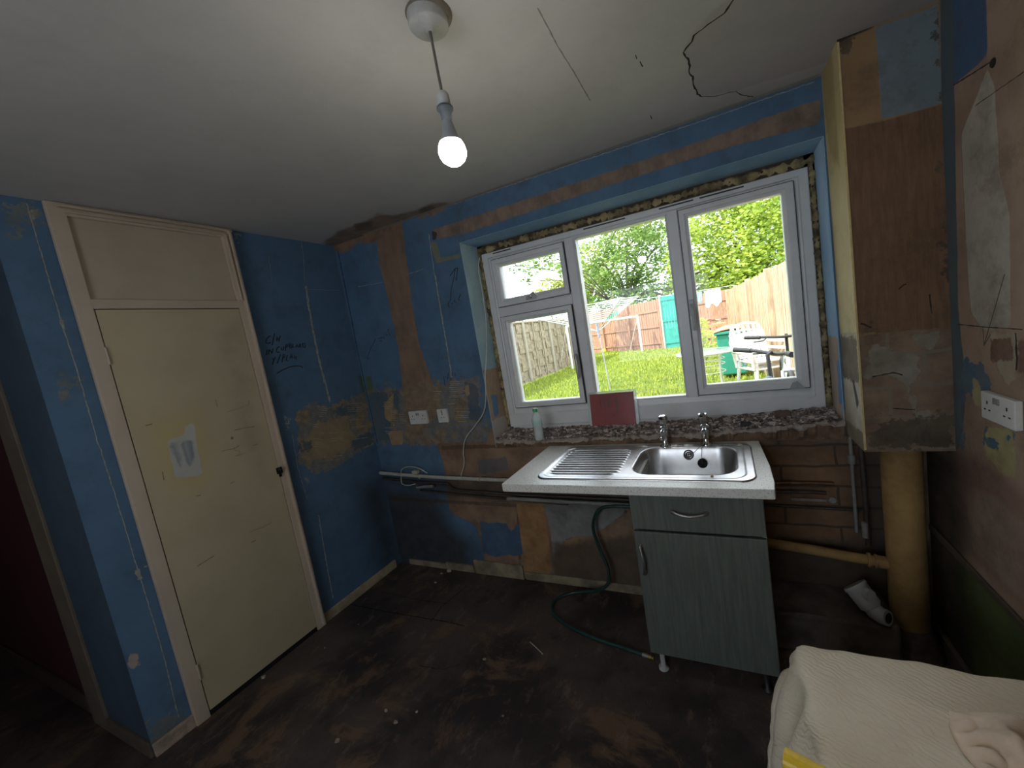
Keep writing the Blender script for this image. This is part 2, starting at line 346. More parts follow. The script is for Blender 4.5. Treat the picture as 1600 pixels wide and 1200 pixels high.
def WR(): return [
 dict(attr='top', a=(.055, .11, .21), b=(.07, .13, .23), amp=.006, polys=[[(1470, -40), (1540, -40), (1543, 87), (1490, 133), (1485, 130)]]),
 dict(attr='skim', a=(.46, .42, .34), b=(.36, .33, .28), amp=.010, ns=7, h=.4, polys=[[(1543, 105), (1555, 140), (1560, 267), (1577, 333), (1579, 513), (1535, 514), (1517, 490), (1510, 400), (1505, 280), (1502, 210), (1518, 170)]]),
 dict(attr='strip', a=(.105, .135, .14), b=(.08, .12, .16), amp=.010, ns=12, cst=(1, 1, .3), polys=[[(1468, -60), (1489, -60), (1491, 130), (1494, 300), (1497, 480), (1505, 560), (1508, 640), (1500, 700), (1480, 710), (1475, 400)]]),
 dict(attr='whitebit', a=(.44, .38, .28), b=(.34, .28, .2), amp=.025, ns=14, h=.4, polys=[[(1545, 518), (1590, 520), (1588, 590), (1575, 600), (1560, 580), (1552, 545)]]),
 dict(attr='brownhole', a=(.13, .075, .05), b=(.22, .14, .1), amp=.03, ns=16, h=-.8, polys=[[(1548, 530), (1580, 528), (1582, 560), (1550, 565)], [(1590, 530), (1610, 530), (1610, 580), (1592, 585)]]),
 dict(attr='bluep', a=(.13, .18, .20), b=(.07, .13, .20), amp=.06, ns=20, polys=[[(1508, 555), (1535, 570), (1546, 600), (1545, 645), (1535, 648), (1525, 600), (1500, 640), (1510, 690), (1502, 700), (1496, 620)], [(1540, 670), (1560, 680), (1560, 700), (1540, 700)], [(1573, 675), (1583, 680), (1580, 692), (1572, 690)]]),
 dict(attr='yel', a=(.42, .37, .19), b=(.33, .29, .16), amp=.035, ns=18, polys=[[(1517, 585), (1532, 600), (1534, 640), (1522, 632)], [(1545, 668), (1585, 668), (1588, 745), (1565, 742), (1540, 715), (1538, 690)]]),
 dict(attr='bluedrop', a=(.07, .15, .20), amp=.03, ns=20, polys=[[(1541, 680), (1562, 690), (1556, 702), (1540, 698)], [(1572, 676), (1582, 678), (1580, 690), (1572, 690)]]),
 dict(attr='pink', a=(.26, .15, .12), b=(.19, .12, .10), amp=.03, ns=6, soft=.03, op=.8, polys=[[(1486, 700), (1540, 720), (1610, 780), (1610, 960), (1500, 850)]]),
 dict(attr='pale', a=(.34, .26, .20), b=(.26, .2, .15), amp=.05, ns=6, soft=.02, op=.8, polys=[[(1515, 760), (1560, 770), (1610, 830), (1610, 950), (1540, 880), (1505, 850)]]),
 dict(attr='green', a=(.115, .15, .055), b=(.085, .115, .045), amp=.004, polys=[[(-9, -9), (9, -9), (9, .50), (-9, .50)]], px=False),
 dict(attr='darkr', a=(.022, .020, .015), b=(.05, .045, .03), amp=.08, ns=7, soft=.10, op=.93, polys=[[(-.30, -.1), (.2, -.1), (.2, .93), (-.28, .93)]], px=False),  # right wall turned near black below the boxing
]
def WBOX(): return [
 dict(attr='rust', a=(.20, .118, .068), b=(.145, .085, .05), amp=.008, cst=(5, 5, .6), cs=12, polys=[[(1300, 205), (1378, 190), (1480, 160), (1495, 520), (1335, 520)]]),
 dict(attr='pale', a=(.18, .225, .24), b=(.15, .19, .21), amp=.006, h=.2, polys=[[(1368, 43), (1480, 2), (1480, 158), (1440, 172), (1378, 186)]]),
 dict(attr='low', a=(.25, .175, .115), b=(.16, .11, .075), amp=.025, ns=9, h=.3, brick=(.20, .118, (.20, .17, .13)), polys=[[(1335, 525), (1400, 515), (1500, 515), (1500, 720), (1340, 720)]]),
 dict(attr='skimp', a=(.28, .26, .205), b=(.20, .175, .135), amp=.04, ns=20, h=.4, polys=[[(1362, 534), (1385, 538), (1412, 552), (1440, 550), (1432, 575), (1425, 610), (1435, 640), (1460, 642), (1445, 680), (1436, 690), (1430, 660), (1418, 610), (1395, 588), (1352, 590), (1358, 560)], [(1430, 520), (1465, 520), (1460, 545), (1435, 540)]]),
 dict(attr='mould', a=(.045, .04, .03), b=(.11, .09, .06), amp=.10, ns=24, soft=.006, op=.8, polys=[[(1370, 660), (1490, 650), (1490, 700), (1365, 700)], [(1308, 60), (1325, 60), (1322, 85), (1310, 80)], [(1470, 20), (1482, 20), (1500, 500), (1488, 500)], [(1342, 495), (1362, 500), (1358, 515), (1344, 510)]]),
 dict(attr='topdark', a=(.03, .025, .018), amp=.006, soft=.004, polys=[[(1300, 55), (1366, 30), (1368, 42), (1318, 62), (1309, 72)]]),
]
def WBS(): return [
 dict(attr='flake', a=(.50, .46, .36), b=(.42, .36, .26), amp=.02, ns=16, h=-.4, polys=[[(1300, 520), (1350, 520), (1365, 720), (1310, 700)]]),
 dict(attr='marks', a=(.12, .10, .07), b=(.2, .17, .12), amp=.045, ns=42, soft=.003, polys=[[(1312, 525), (1338, 528), (1343, 600), (1318, 590)]]),
 dict(attr='gash', a=(.06, .05, .04), amp=.004, polys=[[(1331, 592), (1334, 594), (1342, 630), (1339, 640), (1336, 620)]]),
 dict(attr='foot', a=(.30, .25, .19), b=(.2, .16, .12), amp=.02, ns=20, polys=[[(1322, 655), (1352, 680), (1358, 712), (1320, 690)]]),
 dict(attr='stn', a=(.42, .31, .13), b=(.35, .25, .11), amp=.03, ns=6, soft=.02, op=.7, polys=[[(1280, 90), (1300, 80), (1312, 260), (1296, 240)]]),
]
def WC(): return [
 dict(attr='dmg', a=(.16, .105, .075), b=(.28, .19, .13), amp=.035, ns=14, soft=.02, h=-.6, op=.85, polys=[[(505, 379), (528, 362), (572, 345), (590, 334), (614, 337), (650, 329), (672, 319), (703, 315), (700, 330), (650, 348), (600, 368), (545, 395), (515, 400)]]),
 dict(attr='dark', a=(.07, .05, .04), amp=.03, ns=30, soft=.012, op=.6, polys=[[(655, 326), (680, 320), (678, 332), (658, 334)], [(552, 350), (582, 346), (580, 356), (556, 362)]]),
 dict(attr='spot', a=(.34, .25, .12), amp=.012, ns=40, h=-.4, polys=[[(805, 24), (811, 24), (815, 32), (811, 34)], [(851, 48), (857, 48), (862, 58), (867, 64), (861, 66), (855, 58)]]),
 dict(attr='skim', a=(.47, .435, .415), b=(.44, .41, .40), amp=.012, soft=.01, h=.3, polys=[[(1150, -10), (1115, 15), (1083, 50), (1068, 82), (1078, 105), (1086, 140), (1096, 150), (1150, 142), (1300, 95), (1480, 0), (1480, -60), (1200, -60)]]),
 dict(attr='edge', a=(.40, .38, .33), b=(.34, .32, .27), amp=.008, ns=14, soft=.01, polys=[[(.3, -.028), (2.9, -.028), (2.9, .05), (.3, .05)]], px=False),
]
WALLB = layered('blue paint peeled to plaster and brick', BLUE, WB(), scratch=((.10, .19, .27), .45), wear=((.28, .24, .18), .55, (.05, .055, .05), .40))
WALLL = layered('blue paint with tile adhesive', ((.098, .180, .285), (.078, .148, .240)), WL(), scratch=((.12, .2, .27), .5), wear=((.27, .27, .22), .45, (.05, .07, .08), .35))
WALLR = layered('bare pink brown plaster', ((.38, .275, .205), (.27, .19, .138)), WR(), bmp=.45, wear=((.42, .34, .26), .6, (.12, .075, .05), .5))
BOXF = layered('brown boxing board', ((.30, .195, .10), (.245, .155, .082)), WBOX(), bmp=.5, wear=((.30, .25, .18), .35, (.08, .05, .03), .45))
BOXS = layered('cream painted board', ((.62, .515, .27), (.52, .42, .21)), WBS(), bmp=.5, wear=((.3, .24, .14), .5, (.25, .19, .09), .35))
CEIL = layered('off white ceiling paint', ((.535, .515, .49), (.495, .48, .46)), WC(), bmp=.22, grain=90, wear=((.36, .33, .28), .3, (.38, .36, .33), .25))

# ================================================================== ROOM
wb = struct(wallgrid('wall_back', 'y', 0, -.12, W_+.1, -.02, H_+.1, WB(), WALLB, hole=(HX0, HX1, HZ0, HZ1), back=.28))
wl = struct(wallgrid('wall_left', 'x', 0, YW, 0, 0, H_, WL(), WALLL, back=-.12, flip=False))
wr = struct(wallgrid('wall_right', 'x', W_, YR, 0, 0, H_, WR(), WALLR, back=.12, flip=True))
bf = struct(wallgrid('wall_boxing', 'y', -BD, BX, W_, BZ, H_, WBOX(), BOXF, step=.012))
bs = wallgrid('boxing_side', 'x', BX, -BD, 0, BZ, H_, WBS(), BOXS, step=.012, parent=bf)
MB().box((BX+.001, -BD+.001, BZ), (W_, 0, BZ+.02)).build('boxing_underside', simple('boxing under', (.12, .09, .06), .9), bf)
mb = MB(); mb.beam((BX+.002, -BD-.002, BZ+.01), (BX+.002, -BD-.002, H_-.01), .006, .006, (1, 0, 0))
mb.build('boxing_corner_bead', simple('cream edge', (.55, .43, .2), .8), bf)
ceil = struct(wallgrid('ceiling', 'z', H_, XL, W_, YR, 0, WC(), CEIL, back=.12, flip=True, step=.03))

def floor_mat():
    m, n, b = mat('dark bitumen and worn tile floor')
    c = mixc(n, ramp(n, nse(n, 2.2, 7, .62, off=(3, 2, 0)), .38, .62), (.034, .027, .026), (.088, .066, .057))
    c = mixc(n, mth(n, 'MULTIPLY', ramp(n, nse(n, 3.0, 7, .72, off=(7, 1, 0), dist=.6), .52, .62), .75), c, (.17, .105, .06))
    c = mixc(n, mth(n, 'MULTIPLY', ramp(n, nse(n, 13, 7, .75, (1, .5, 1)), .55, .66), .6), c, (.18, .135, .10))
    c = mixc(n, mth(n, 'MULTIPLY', ramp(n, nse(n, 4.5, 5, .6, off=(1, 9, 0)), .58, .66), .75), c, (.032, .027, .028))
    c = mixc(n, mth(n, 'MULTIPLY', ramp(n, nse(n, 90, 3, .6), .69, .76), .5), c, (.22, .18, .14))
    n.links.new(c, b.inputs['Base Color'])
    n.links.new(mth(n, 'MULTIPLY_ADD', nse(n, 5, 5, .6), .45, .30), b.inputs['Roughness'])
    b.inputs['Specular IOR Level'].default_value = .35
    bump(n, b, mth(n, 'ADD', nse(n, 6, 6, .6), mth(n, 'MULTIPLY', nse(n, 70, 4, .7), .25)), .5, .012)
    return m
struct(MB().box((XL, YR, -.12), (W_, 0, 0)).build('floor', floor_mat()))
hallm = simple('wall blue darkened as unlit', (.045, .072, .105), .85, nscale=6)  # blue of the left wall, darkened in colour for its unlit end face
lining = simple('olive brown lining', (.14, .115, .085), .7, nscale=10)
maroon = simple('maroon paint', (.055, .010, .016), .75, nscale=5)
darkp = simple('dim brown paint', (.12, .095, .08), .8, nscale=5)
# end of the left wall and what shows past it
we = struct(MB().box((-.42, YW-.001, 0), (-.002, YW+.05, H_)).build('wall_end', hallm))
struct(MB().box((-.60, YW-.012, 0), (-.42, YW+.05, H_)).build('trim_1', lining, bevel=.004))
struct(MB().box((XL, YW+.02, 0), (-.60, YW+.07, H_)).build('wall_hall', maroon))
struct(MB().box((XL, YW+.006, 0), (-.60, YW+.02, .10)).build('baseboard_hall', simple('dark skirting', (.07, .045, .04), .6), bevel=.004))
struct(MB().box((-.42, YW-.012, 0), (-.005, YW, .075)).build('baseboard_end', simple('brown skirting', (.11, .085, .06), .6), bevel=.003))
struct(MB().box((XL-.1, YR, -.1), (XL, 0, H_+.1)).build('wall_far_left', darkp))
mb = MB(); mb.box((XL-.1, YR-.1, -.1), (.9, YR, H_+.1)); mb.box((2.3, YR-.1, -.1), (W_+.1, YR, H_+.1)); mb.box((.9, YR-.1, 2.05), (2.3, YR, H_+.1)); mb.box((.9, YR-.1, -.1), (2.3, YR, .95))  # unseen rear wall; its opening is added to let daylight in
struct(mb.build('wall_rear', darkp))

# window reveals
REV = layered('pale blue reveal paint', ((.30, .47, .60), (.20, .36, .50)), [], scratch=((.45, .5, .46), .8), bmp=.5)
def RVL(): return [
 dict(attr='low', a=(.46, .34, .25), b=(.36, .26, .18), amp=.03, ns=18, h=-.5, polys=[[(-1, .8), (1, .8), (1, 1.36), (-1, 1.44)]], px=False),
 dict(attr='blu', a=(.14, .26, .42), amp=.02, ns=18, h=.3, polys=[[(.03, 1.09), (.09, 1.09), (.10, 1.22), (.04, 1.24)]], px=False),
 dict(attr='pal', a=(.50, .46, .42), amp=.03, ns=14, polys=[[(-1, .8), (1, .8), (1, 1.06), (-1, 1.08)]], px=False)]
RL = layered('left reveal', ((.46, .62, .66), (.34, .52, .62)), RVL(), scratch=((.45, .50, .42), .8), bmp=.5)
def RVR(): return [
 dict(attr='low', a=(.52, .42, .34), b=(.40, .32, .26), amp=.03, ns=18, h=-.5, polys=[[(-1, .8), (1, .8), (1, 1.34), (-1, 1.36)]], px=False),
 dict(attr='blu', a=(.20, .32, .52), amp=.03, ns=18, h=.3, polys=[[(-.05, 1.05), (.05, 1.05), (.04, 1.26), (-.05, 1.24)]], px=False)]
RR = layered('right reveal', ((.42, .62, .80), (.34, .54, .74)), RVR(), scratch=((.5, .56, .55), .5), bmp=.5)
r1 = wallgrid('trim_2', 'x', HX0+.004, -.002, .30, HZ0, HZ1, RVL(), RL, back=-.004); struct(r1)
r2 = wallgrid('trim_3', 'x', HX1-.004, -.002, .30, HZ0, HZ1, RVR(), RR, back=.004, flip=True); struct(r2)
r3 = wallgrid('trim_4', 'z', HZ1-.004, HX0, HX1, -.002, .30, [], REV, back=.004, flip=True); struct(r3)

# ---- window ----
upvc = simple('white window plastic', (.62, .635, .64), .35, var=.05, nscale=8)
gasket = simple('dark gasket', (.03, .03, .03), .6)
def glass(name='window glass', streak=True):
    m, n, b = mat(name); n.nodes.remove(b)
    tr = N(n, 'ShaderNodeBsdfTransparent'); tr.inputs[0].default_value = (.97, .985, .98, 1); gl = N(n, 'ShaderNodeBsdfGlossy', Roughness=.02)
    fr = N(n, 'ShaderNodeFresnel', IOR=1.3); mx = N(n, 'ShaderNodeMixShader')
    n.links.new(fr.outputs[0], mx.inputs[0]); n.links.new(tr.outputs[0], mx.inputs[1]); n.links.new(gl.outputs[0], mx.inputs[2])
    out = n.nodes['Material Output']; last = mx
    if streak:
        df = N(n, 'ShaderNodeBsdfDiffuse'); df.inputs[0].default_value = (.8, .85, .85, 1); m2 = N(n, 'ShaderNodeMixShader')
        s = mth(n, 'MULTIPLY', ramp(n, nse(n, 30, 5, .7, (1, 1, .05)), .60, .74), .12)
        n.links.new(s, m2.inputs[0]); n.links.new(mx.outputs[0], m2.inputs[1]); n.links.new(df.outputs[0], m2.inputs[2]); last = m2
    n.links.new(last.outputs[0], out.inputs[0]); return m
GL = glass(); GLS = glass('clean window glass', False)
win = thing('window_1', None, None, (1.97, .19, 1.0), kind='structure')
FY0, FY1 = .165, .235
def rectframe(mb, x0, x1, z0, z1, wl_, wr_, wb_, wt_, y0, y1, lip=0.012):
    """mitred frame with a stepped inner bead; y0 faces the room"""
    for k, (ins, yy) in enumerate(((0, y0+.006), (.004, y0), )):
        pass
    O = [(x0, z0), (x1, z0), (x1, z1), (x0, z1)]; I = [(x0+wl_, z0+wb_), (x1-wr_, z0+wb_), (x1-wr_, z1-wt_), (x0+wl_, z1-wt_)]
    def lerp(t): return [(o[0]+(i[0]-o[0])*t, o[1]+(i[1]-o[1])*t) for o, i in zip(O, I)]
    prof = [(0, y1), (0, y0+.004), (.07, y0), (.62, y0), (.70, y0+lip*.6), (.94, y0+lip), (1, y0+lip+.006), (1, y1)]
    vs = []; fs = []
    for t, y in prof: vs += [(p[0], y, p[1]) for p in lerp(t)]
    n_ = len(prof)
    for i in range(n_):
        j = (i+1) % n_
        for k in range(4): fs.append((i*4+k, i*4+(k+1) % 4, j*4+(k+1) % 4, j*4+k))
    mb.add(vs, fs)
mb = MB(); rectframe(mb, 1.082, 2.862, .985, 2.12, .068, .062, .125, .050, FY0, FY1); mb.build('frame', upvc, win)
def bar(p0, p1, wd, depth=.07, y=FY0):
    m_ = MB(); m_.beam((p0[0], y+depth/2, p0[1]), (p1[0], y+depth/2, p1[1]), depth, wd, (0, 0, 1) if abs(p0[0]-p1[0]) > abs(p0[1]-p1[1]) else (1, 0, 0)); return m_
def vbar(x0, x1, z0, z1):
    m_ = MB(); m_.prism([(x0, FY1), (x0, FY0+.016), (x0+.012, FY0+.002), (x1-.012, FY0+.002), (x1, FY0+.016), (x1, FY1)], z0, z1); return m_
vbar(1.642, 1.716, 1.10, 2.08).build('mullion', upvc, win); vbar(2.222, 2.296, 1.10, 2.08).build('mullion', upvc, win)
m_ = MB(); m_.prism([(1.700, FY1), (1.700, FY0+.016), (1.712, FY0+.002), (1.778, FY0+.002), (1.790, FY0+.016), (1.790, FY1)], 1.14, 1.65, lambda p: (p[2], p[1], p[0])); m_.build('transom', upvc, win)
mb = MB(); mb.prism([(1.120-.02, .905), (1.125-.02, .93), (1.10, .985), (1.105, .99), (2.86, .99), (2.86, .93), (2.86, .905)], FY0+.004, FY0+.06, lambda p: (p[0], p[2], p[1])); mb.build('sub_cill', upvc, win)
def sash(x0, x1, z0, z1, gx0, gx1, gz0, gz1, m):
    mb = MB(); rectframe(mb, x0, x1, z0, z1, gx0-x0, x1-gx1, gz0-z0, z1-gz1, FY0-.012, FY0+.05, .010)
    s = mb.build('sash', upvc, win)
    g = MB(); t = .006
    g.box((x0-.002, FY0-.006, z0-.003), (x1+.002, FY0+.010, z0+.001)); g.box((x0-.002, FY0-.006, z1-.001), (x1+.002, FY0+.010, z1+.003))
    g.box((x0-.003, FY0-.006, z0), (x0+.001, FY0+.010, z1)); g.box((x1-.001, FY0-.006, z0), (x1+.003, FY0+.010, z1)); g.build('gasket', gasket, s)
    MB().box((gx0-.008, FY0+.018, gz0-.008), (gx1+.008, FY0+.024, gz1+.008)).build('pane', m, s)
    return s
s1 = sash(1.152, 1.645, 1.772, 2.068, 1.197, 1.611, 1.819, 2.024, GLS)
s2 = sash(1.151, 1.642, 1.114, 1.708, 1.199, 1.606, 1.146, 1.668, GLS)
s3 = sash(2.292, 2.800, 1.110, 2.073, 2.335, 2.750, 1.160, 2.036, GLS)
MB().box((1.705, FY0+.018, 1.09), (2.235, FY0+.024, 2.09)).build('pane', GL, win)
alu = simple('satin handle metal', (.50, .50, .50), .35, .6)
whitep = simple('white plastic', (.70, .70, .68), .4, var=.04)
def handle(x, z0, z1, par, mt):
    m = MB(); y = FY0-.012
    m.box((x-.011, y-.008, z0-.055), (x+.011, y, z0+.03))
    m.tube([(x, y-.005, z0), (x, y-.03, z0), (x+.003, y-.036, z0-.012), (x+.008, y-.038, z0-.05), (x+.004, y-.036, z1+.02), (x, y-.034, z1)], [.009, .009, .010, .009, .008, .006], 10)
    m.build('handle', mt, par, bevel=.002)
handle(1.632, 1.41, 1.27, s2, alu); handle(2.306, 1.59, 1.46, s3, simple('grey handle', (.42, .44, .45), .4))
m = MB(); m.box((1.36, FY0-.022, 1.783), (1.43, FY0-.012, 1.806)); m.tube([(1.40, FY0-.018, 1.795), (1.395, FY0-.05, 1.80), (1.43, FY0-.052, 1.815), (1.45, FY0-.048, 1.79)], .007, 8)
m.build('handle', alu, s1, bevel=.002)
m = MB(); m.add([(2.715, FY0-.030, 1.112), (2.775, FY0-.030, 1.112), (2.745, FY0-.030, 1.15), (2.728, FY0-.030, 1.14), (2.715, FY0-.012, 1.112), (2.775, FY0-.012, 1.112), (2.745, FY0-.012, 1.15), (2.728, FY0-.012, 1.14)],
   [(0, 1, 2, 3), (7, 6, 5, 4), (0, 4, 5, 1), (1, 5, 6, 2), (2, 6, 7, 3), (3, 7, 4, 0)]); m.build('corner_block', simple('grey block', (.35, .37, .37), .6), s3)
m = MB()
for a, b in ((1.17, 1.30), (1.78, 2.02), (2.20, 2.37), (2.40, 2.60)): m.box((a, FY0-.001, 2.104), (b, FY0+.01, 2.111))
m.build('vent_slot', gasket, win)
# foam around the frame
foamm = simple('yellow expanding foam', (.25, .20, .105), .95, var=.7, nscale=14, bmp=1, bscale=60)
def lumpy(mb, a, b, r, n=60, jit=.5):
    P = []; R = []
    for i in range(n+1):
        p = Vector(a).lerp(Vector(b), i/n)+Vector((random.uniform(-1, 1), random.uniform(-1, 1), random.uniform(-1, 1)))*r*.3
        P.append(p); R.append(r*random.uniform(1-jit, 1+jit))
    mb.tube(P, R, 8)
mb = MB(); lumpy(mb, (1.070, .175, 1.0), (1.070, .175, 2.13), .014, 110); lumpy(mb, (2.876, .172, 1.0), (2.876, .172, 2.13), .013, 110)
lumpy(mb, (1.07, .180, 2.146), (2.88, .180, 2.146), .018, 150); lumpy(mb, (1.10, .178, .985), (1.06, .178, 1.15), .008, 20)
mb.build('expanding_foam', foamm, win)
mb = MB()
for i in range(26):
    z = random.uniform(1.05, 2.1); x = random.choice((1.066, 2.879)); r = random.uniform(.002, .007)
    mb.lathe([(0, -r), (r, 0), (0, r)], (x+random.uniform(-.006, .006), .162, z), (random.random(), random.random(), random.random()), 6)
for i in range(22):
    x = random.uniform(1.1, 2.85); r = random.uniform(.002, .007)
    mb.lathe([(0, -r), (r, 0), (0, r)], (x, .162, 2.14+random.uniform(-.012, .012)), (random.random(), random.random(), random.random()), 6)
mb.box((HX0, .172, .93), (1.10, .29, HZ1)); mb.box((2.85, .172, .93), (HX1, .29, HZ1)); mb.box((HX0, .172, 2.10), (HX1, .29, HZ1))  # dark backing strips added to stop sky light leaking past the foam
mb.build('gap_rubble_and_backing', simple('dark gap', (.06, .045, .03), .95), win)

# sill bed: broken mortar heightfield, hanging a little over the wall face
def sillz(x): return float(np.interp(x, [1.05, 1.20, 1.35, 1.6, 2.2, 2.5, 2.9], [.955, .945, .938, .945, .950, .962, .985]))
mb = MB(); nx, ny = 300, 34; vs = []
for j in range(ny+1):
    for i in range(nx+1):
        x = HX0+.002+(HX1-HX0-.004)*i/nx; fe = -.055*max(0, noise.noise((x*9, 3, 1))+.1)-.008-.022*noise.noise((x*31, 1, 1))-.012*noise.noise((x*75, 6, 1))
        t = j/ny; y = fe+(FY0+.02-fe)*t
        z = sillz(x)+.012*noise.noise((x*18, y*18, 0))+.008*noise.noise((x*60, y*60, 2))+.030*t*t
        if t < .10: z -= .012*(1-t/.10)**2
        vs.append((x, y, z))
n0 = len(vs)
sk_ = MB(); sv = [v for v in vs[:nx+1]]; sv = [(v[0], v[1]+.003, v[2]-.007) for v in sv]+[(v[0], min(-.002, v[1]+.012+.008*noise.noise((v[0]*30, 2, 2))), .925) for v in sv]+[(v[0], -.002, .900) for v in sv]
sk_.add(sv, [(k*(nx+1)+i+nx+1, k*(nx+1)+i+nx+2, k*(nx+1)+i+1, k*(nx+1)+i) for k in (0, 1) for i in range(nx)])
vs += [(vs[i][0], vs[i][1]+.003, vs[i][2]-.008) for i in range(nx+1)]
fs = [(j*(nx+1)+i, j*(nx+1)+i+1, (j+1)*(nx+1)+i+1, (j+1)*(nx+1)+i) for j in range(ny) for i in range(nx)]+[(n0+i, n0+i+1, i+1, i) for i in range(nx)]
mb.add(vs, fs)
def sill_mat():
    m, n, b = mat('broken mortar bed')
    c = mixc(n, ramp(n, nse(n, 26, 7, .75), .40, .60), (.14, .11, .10), (.46, .38, .34))
    c = mixc(n, ramp(n, nse(n, 8, 5, .6, off=(4, 4, 4)), .50, .62), c, (.24, .165, .12))
    t = n.nodes.new('ShaderNodeTexCoord'); sp = n.nodes.new('ShaderNodeSeparateXYZ'); n.links.new(t.outputs['Object'], sp.inputs[0])
    fm = ramp(n, mth(n, 'MULTIPLY_ADD', nse(n, 14, 5, .7), -.06, sp.outputs[1]), -.035, -.02)
    c = mixc(n, mth(n, 'SUBTRACT', 1.0, fm), c, (.44, .37, .32))
    n.links.new(c, b.inputs['Base Color']); b.inputs['Roughness'].default_value = .95; bump(n, b, nse(n, 90, 6, .75), 1, .01); return m
t5 = struct(mb.build('trim_5', sill_mat())); sk_.build('broken_edge', simple('brown broken plaster', (.15, .095, .06), .95, var=.45, nscale=16, bmp=1, bscale=60), t5)
# rubble lying on it
mb = MB()
for i in range(2600):
    x = random.uniform(HX0+.02, HX1-.02); t = random.random()**.8; y = -.015+t*.17; s_ = random.uniform(.0015, .0058)*(1.5 if random.random() < .12 else 1)
    z = sillz(x)+.030*max(0, (y+.015)/.2)**2+.006
    q = Matrix.Rotation(random.uniform(0, PI), 3, 'Z') @ Matrix.Rotation(random.uniform(-.6, .6), 3, 'X')
    mb.obox((x, y, z+s_*.3), (s_*random.uniform(.8, 2.6), s_*random.uniform(.6, 1.2), s_*random.uniform(.3, .9)), q)
def rub_mat():
    m, n, b = mat('mortar rubble'); g = n.nodes.new('ShaderNodeNewGeometry')
    r = n.nodes.new('ShaderNodeValToRGB'); n.links.new(g.outputs['Random Per Island'], r.inputs[0])
    e = r.color_ramp.elements; e[0].color = (.10, .085, .08, 1); e[1].color = (.66, .58, .54, 1); e[1].position = 1
    e2 = e.new(.55); e2.color = (.24, .19, .175, 1); e3 = e.new(.8); e3.color = (.44, .36, .33, 1)
    n.links.new(r.outputs[0], b.inputs['Base Color']); b.inputs['Roughness'].default_value = .95; return m
RUB = rub_mat()
tag(mb.build('rubble', RUB), 'grey and pink crumbs of broken mortar scattered along the window sill', 'rubble', kind='stuff')
b_ = MB(); b_.obox((2.665, .10, 1.0), (.034, .018, .014), Matrix.Rotation(.1, 3, 'Z')); tag(b_.build('brick_fragment', simple('brown brick', (.13, .085, .065), .9, nscale=80, bmp=.6), bevel=.004), 'dark brown brick piece at the frame near the right end of the sill', 'brick piece')
b_ = MB(); b_.obox((2.50, .02, .975), (.022, .016, .014), Matrix.Rotation(-.2, 3, 'Z')); tag(b_.build('brick_fragment', simple('black brick', (.035, .03, .03), .9, nscale=80, bmp=.6), bevel=.004), 'small blackish stone at the broken sill edge right of the taps', 'stone')

# ---- writing, cracks and scratches ----
marker = simple('black marker ink', (.006, .008, .010), .5); pencil = simple('pencil line', (.10, .08, .07), .8)
mk = lambda X, Y: (405+X/13.333, 510+Y/13.333)
def S(*pts): return [mk(*p) for p in pts]
mb = MB()
strokes(mb, [S((245, 215), (225, 200), (165, 245), (135, 305), (145, 345), (195, 355), (245, 330)), S((318, 145), (270, 390)), S((375, 215), (360, 305)), S((438, 195), (405, 320)), S((365, 275), (425, 240)),
  S((170, 480), (145, 605)), S((210, 480), (190, 590)), S((210, 480), (270, 560)), S((285, 460), (265, 565)), S((430, 430), (390, 430), (355, 490), (365, 535), (430, 540)), S((465, 440), (465, 490), (495, 500), (515, 420)),
  S((555, 390), (545, 510)), S((550, 390), (590, 370), (595, 410), (555, 440)), S((620, 370), (635, 450)), S((620, 370), (660, 355), (655, 395), (635, 405), (680, 405), (680, 440), (640, 450)), S((695, 360), (700, 440), (735, 430)),
  S((765, 440), (785, 365), (815, 440)), S((770, 415), (810, 405)), S((835, 440), (840, 365), (865, 370), (855, 400), (880, 435)), S((905, 365), (915, 430)), S((890, 365), (950, 355), (965, 400), (945, 440), (915, 435)),
  S((275, 655), (305, 700)), S((335, 635), (270, 800)), S((445, 580), (370, 775)), S((500, 600), (475, 745)), S((490, 590), (540, 590), (530, 640), (490, 655)), S((585, 600), (560, 710), (600, 715)),
  S((640, 665), (670, 580), (700, 660)), S((645, 640), (695, 630)), S((735, 670), (730, 600), (775, 690), (780, 620)), S((365, 980), (480, 910), (620, 850), (740, 825), (880, 830), (905, 870))],
  'x', 0, (1, 0, 0), .0062)
mb.build('marker_writing', marker, wl)
g2 = lambda X, Y: (680+X/15, 410+Y/15)
mb = MB()
strokes(mb, [[g2(*p) for p in L] for L in ([(355, 900), (370, 650), (440, 350), (470, 140)], [(345, 320), (465, 145), (530, 130)], [(530, 120), (490, 440)],
  [(345, 920), (310, 930), (310, 1030), (350, 1045)], [(380, 960), (400, 980), (410, 940)], [(440, 880), (450, 940)], [(485, 920), (490, 945)], [(600, 740), (545, 850)], [(540, 850), (575, 900)])], 'y', 0, (0, -1, 0), .006)
g3 = lambda X, Y: (560+X/15, 500+Y/15)
strokes(mb, [[g3(*p) for p in L] for L in ([(405, 440), (300, 640), (215, 860)], [(215, 930), (200, 860)], [(215, 930), (270, 880)], [(470, 440), (540, 410), (600, 420), (610, 450)], [(500, 480), (560, 500)], [(650, 350), (690, 360)], [(715, 210), (685, 260)], [(700, 280), (745, 370)])], 'y', 0, (0, -1, 0), .005)
g4 = lambda X, Y: (680+X/24, 570+Y/24)
strokes(mb, [[g4(*p) for p in L] for L in ([(320, 430), (340, 620), (370, 790)], [(395, 450), (460, 550), (500, 300)], [(500, 450), (570, 580), (620, 460), (640, 280)], [(735, 310), (760, 430)])], 'y', 0, (0, -1, 0), .005)
mb.build('marker_writing', marker, wb)
ridge = simple('pale adhesive ridges', (.38, .33, .25), .95, var=.3, nscale=30)
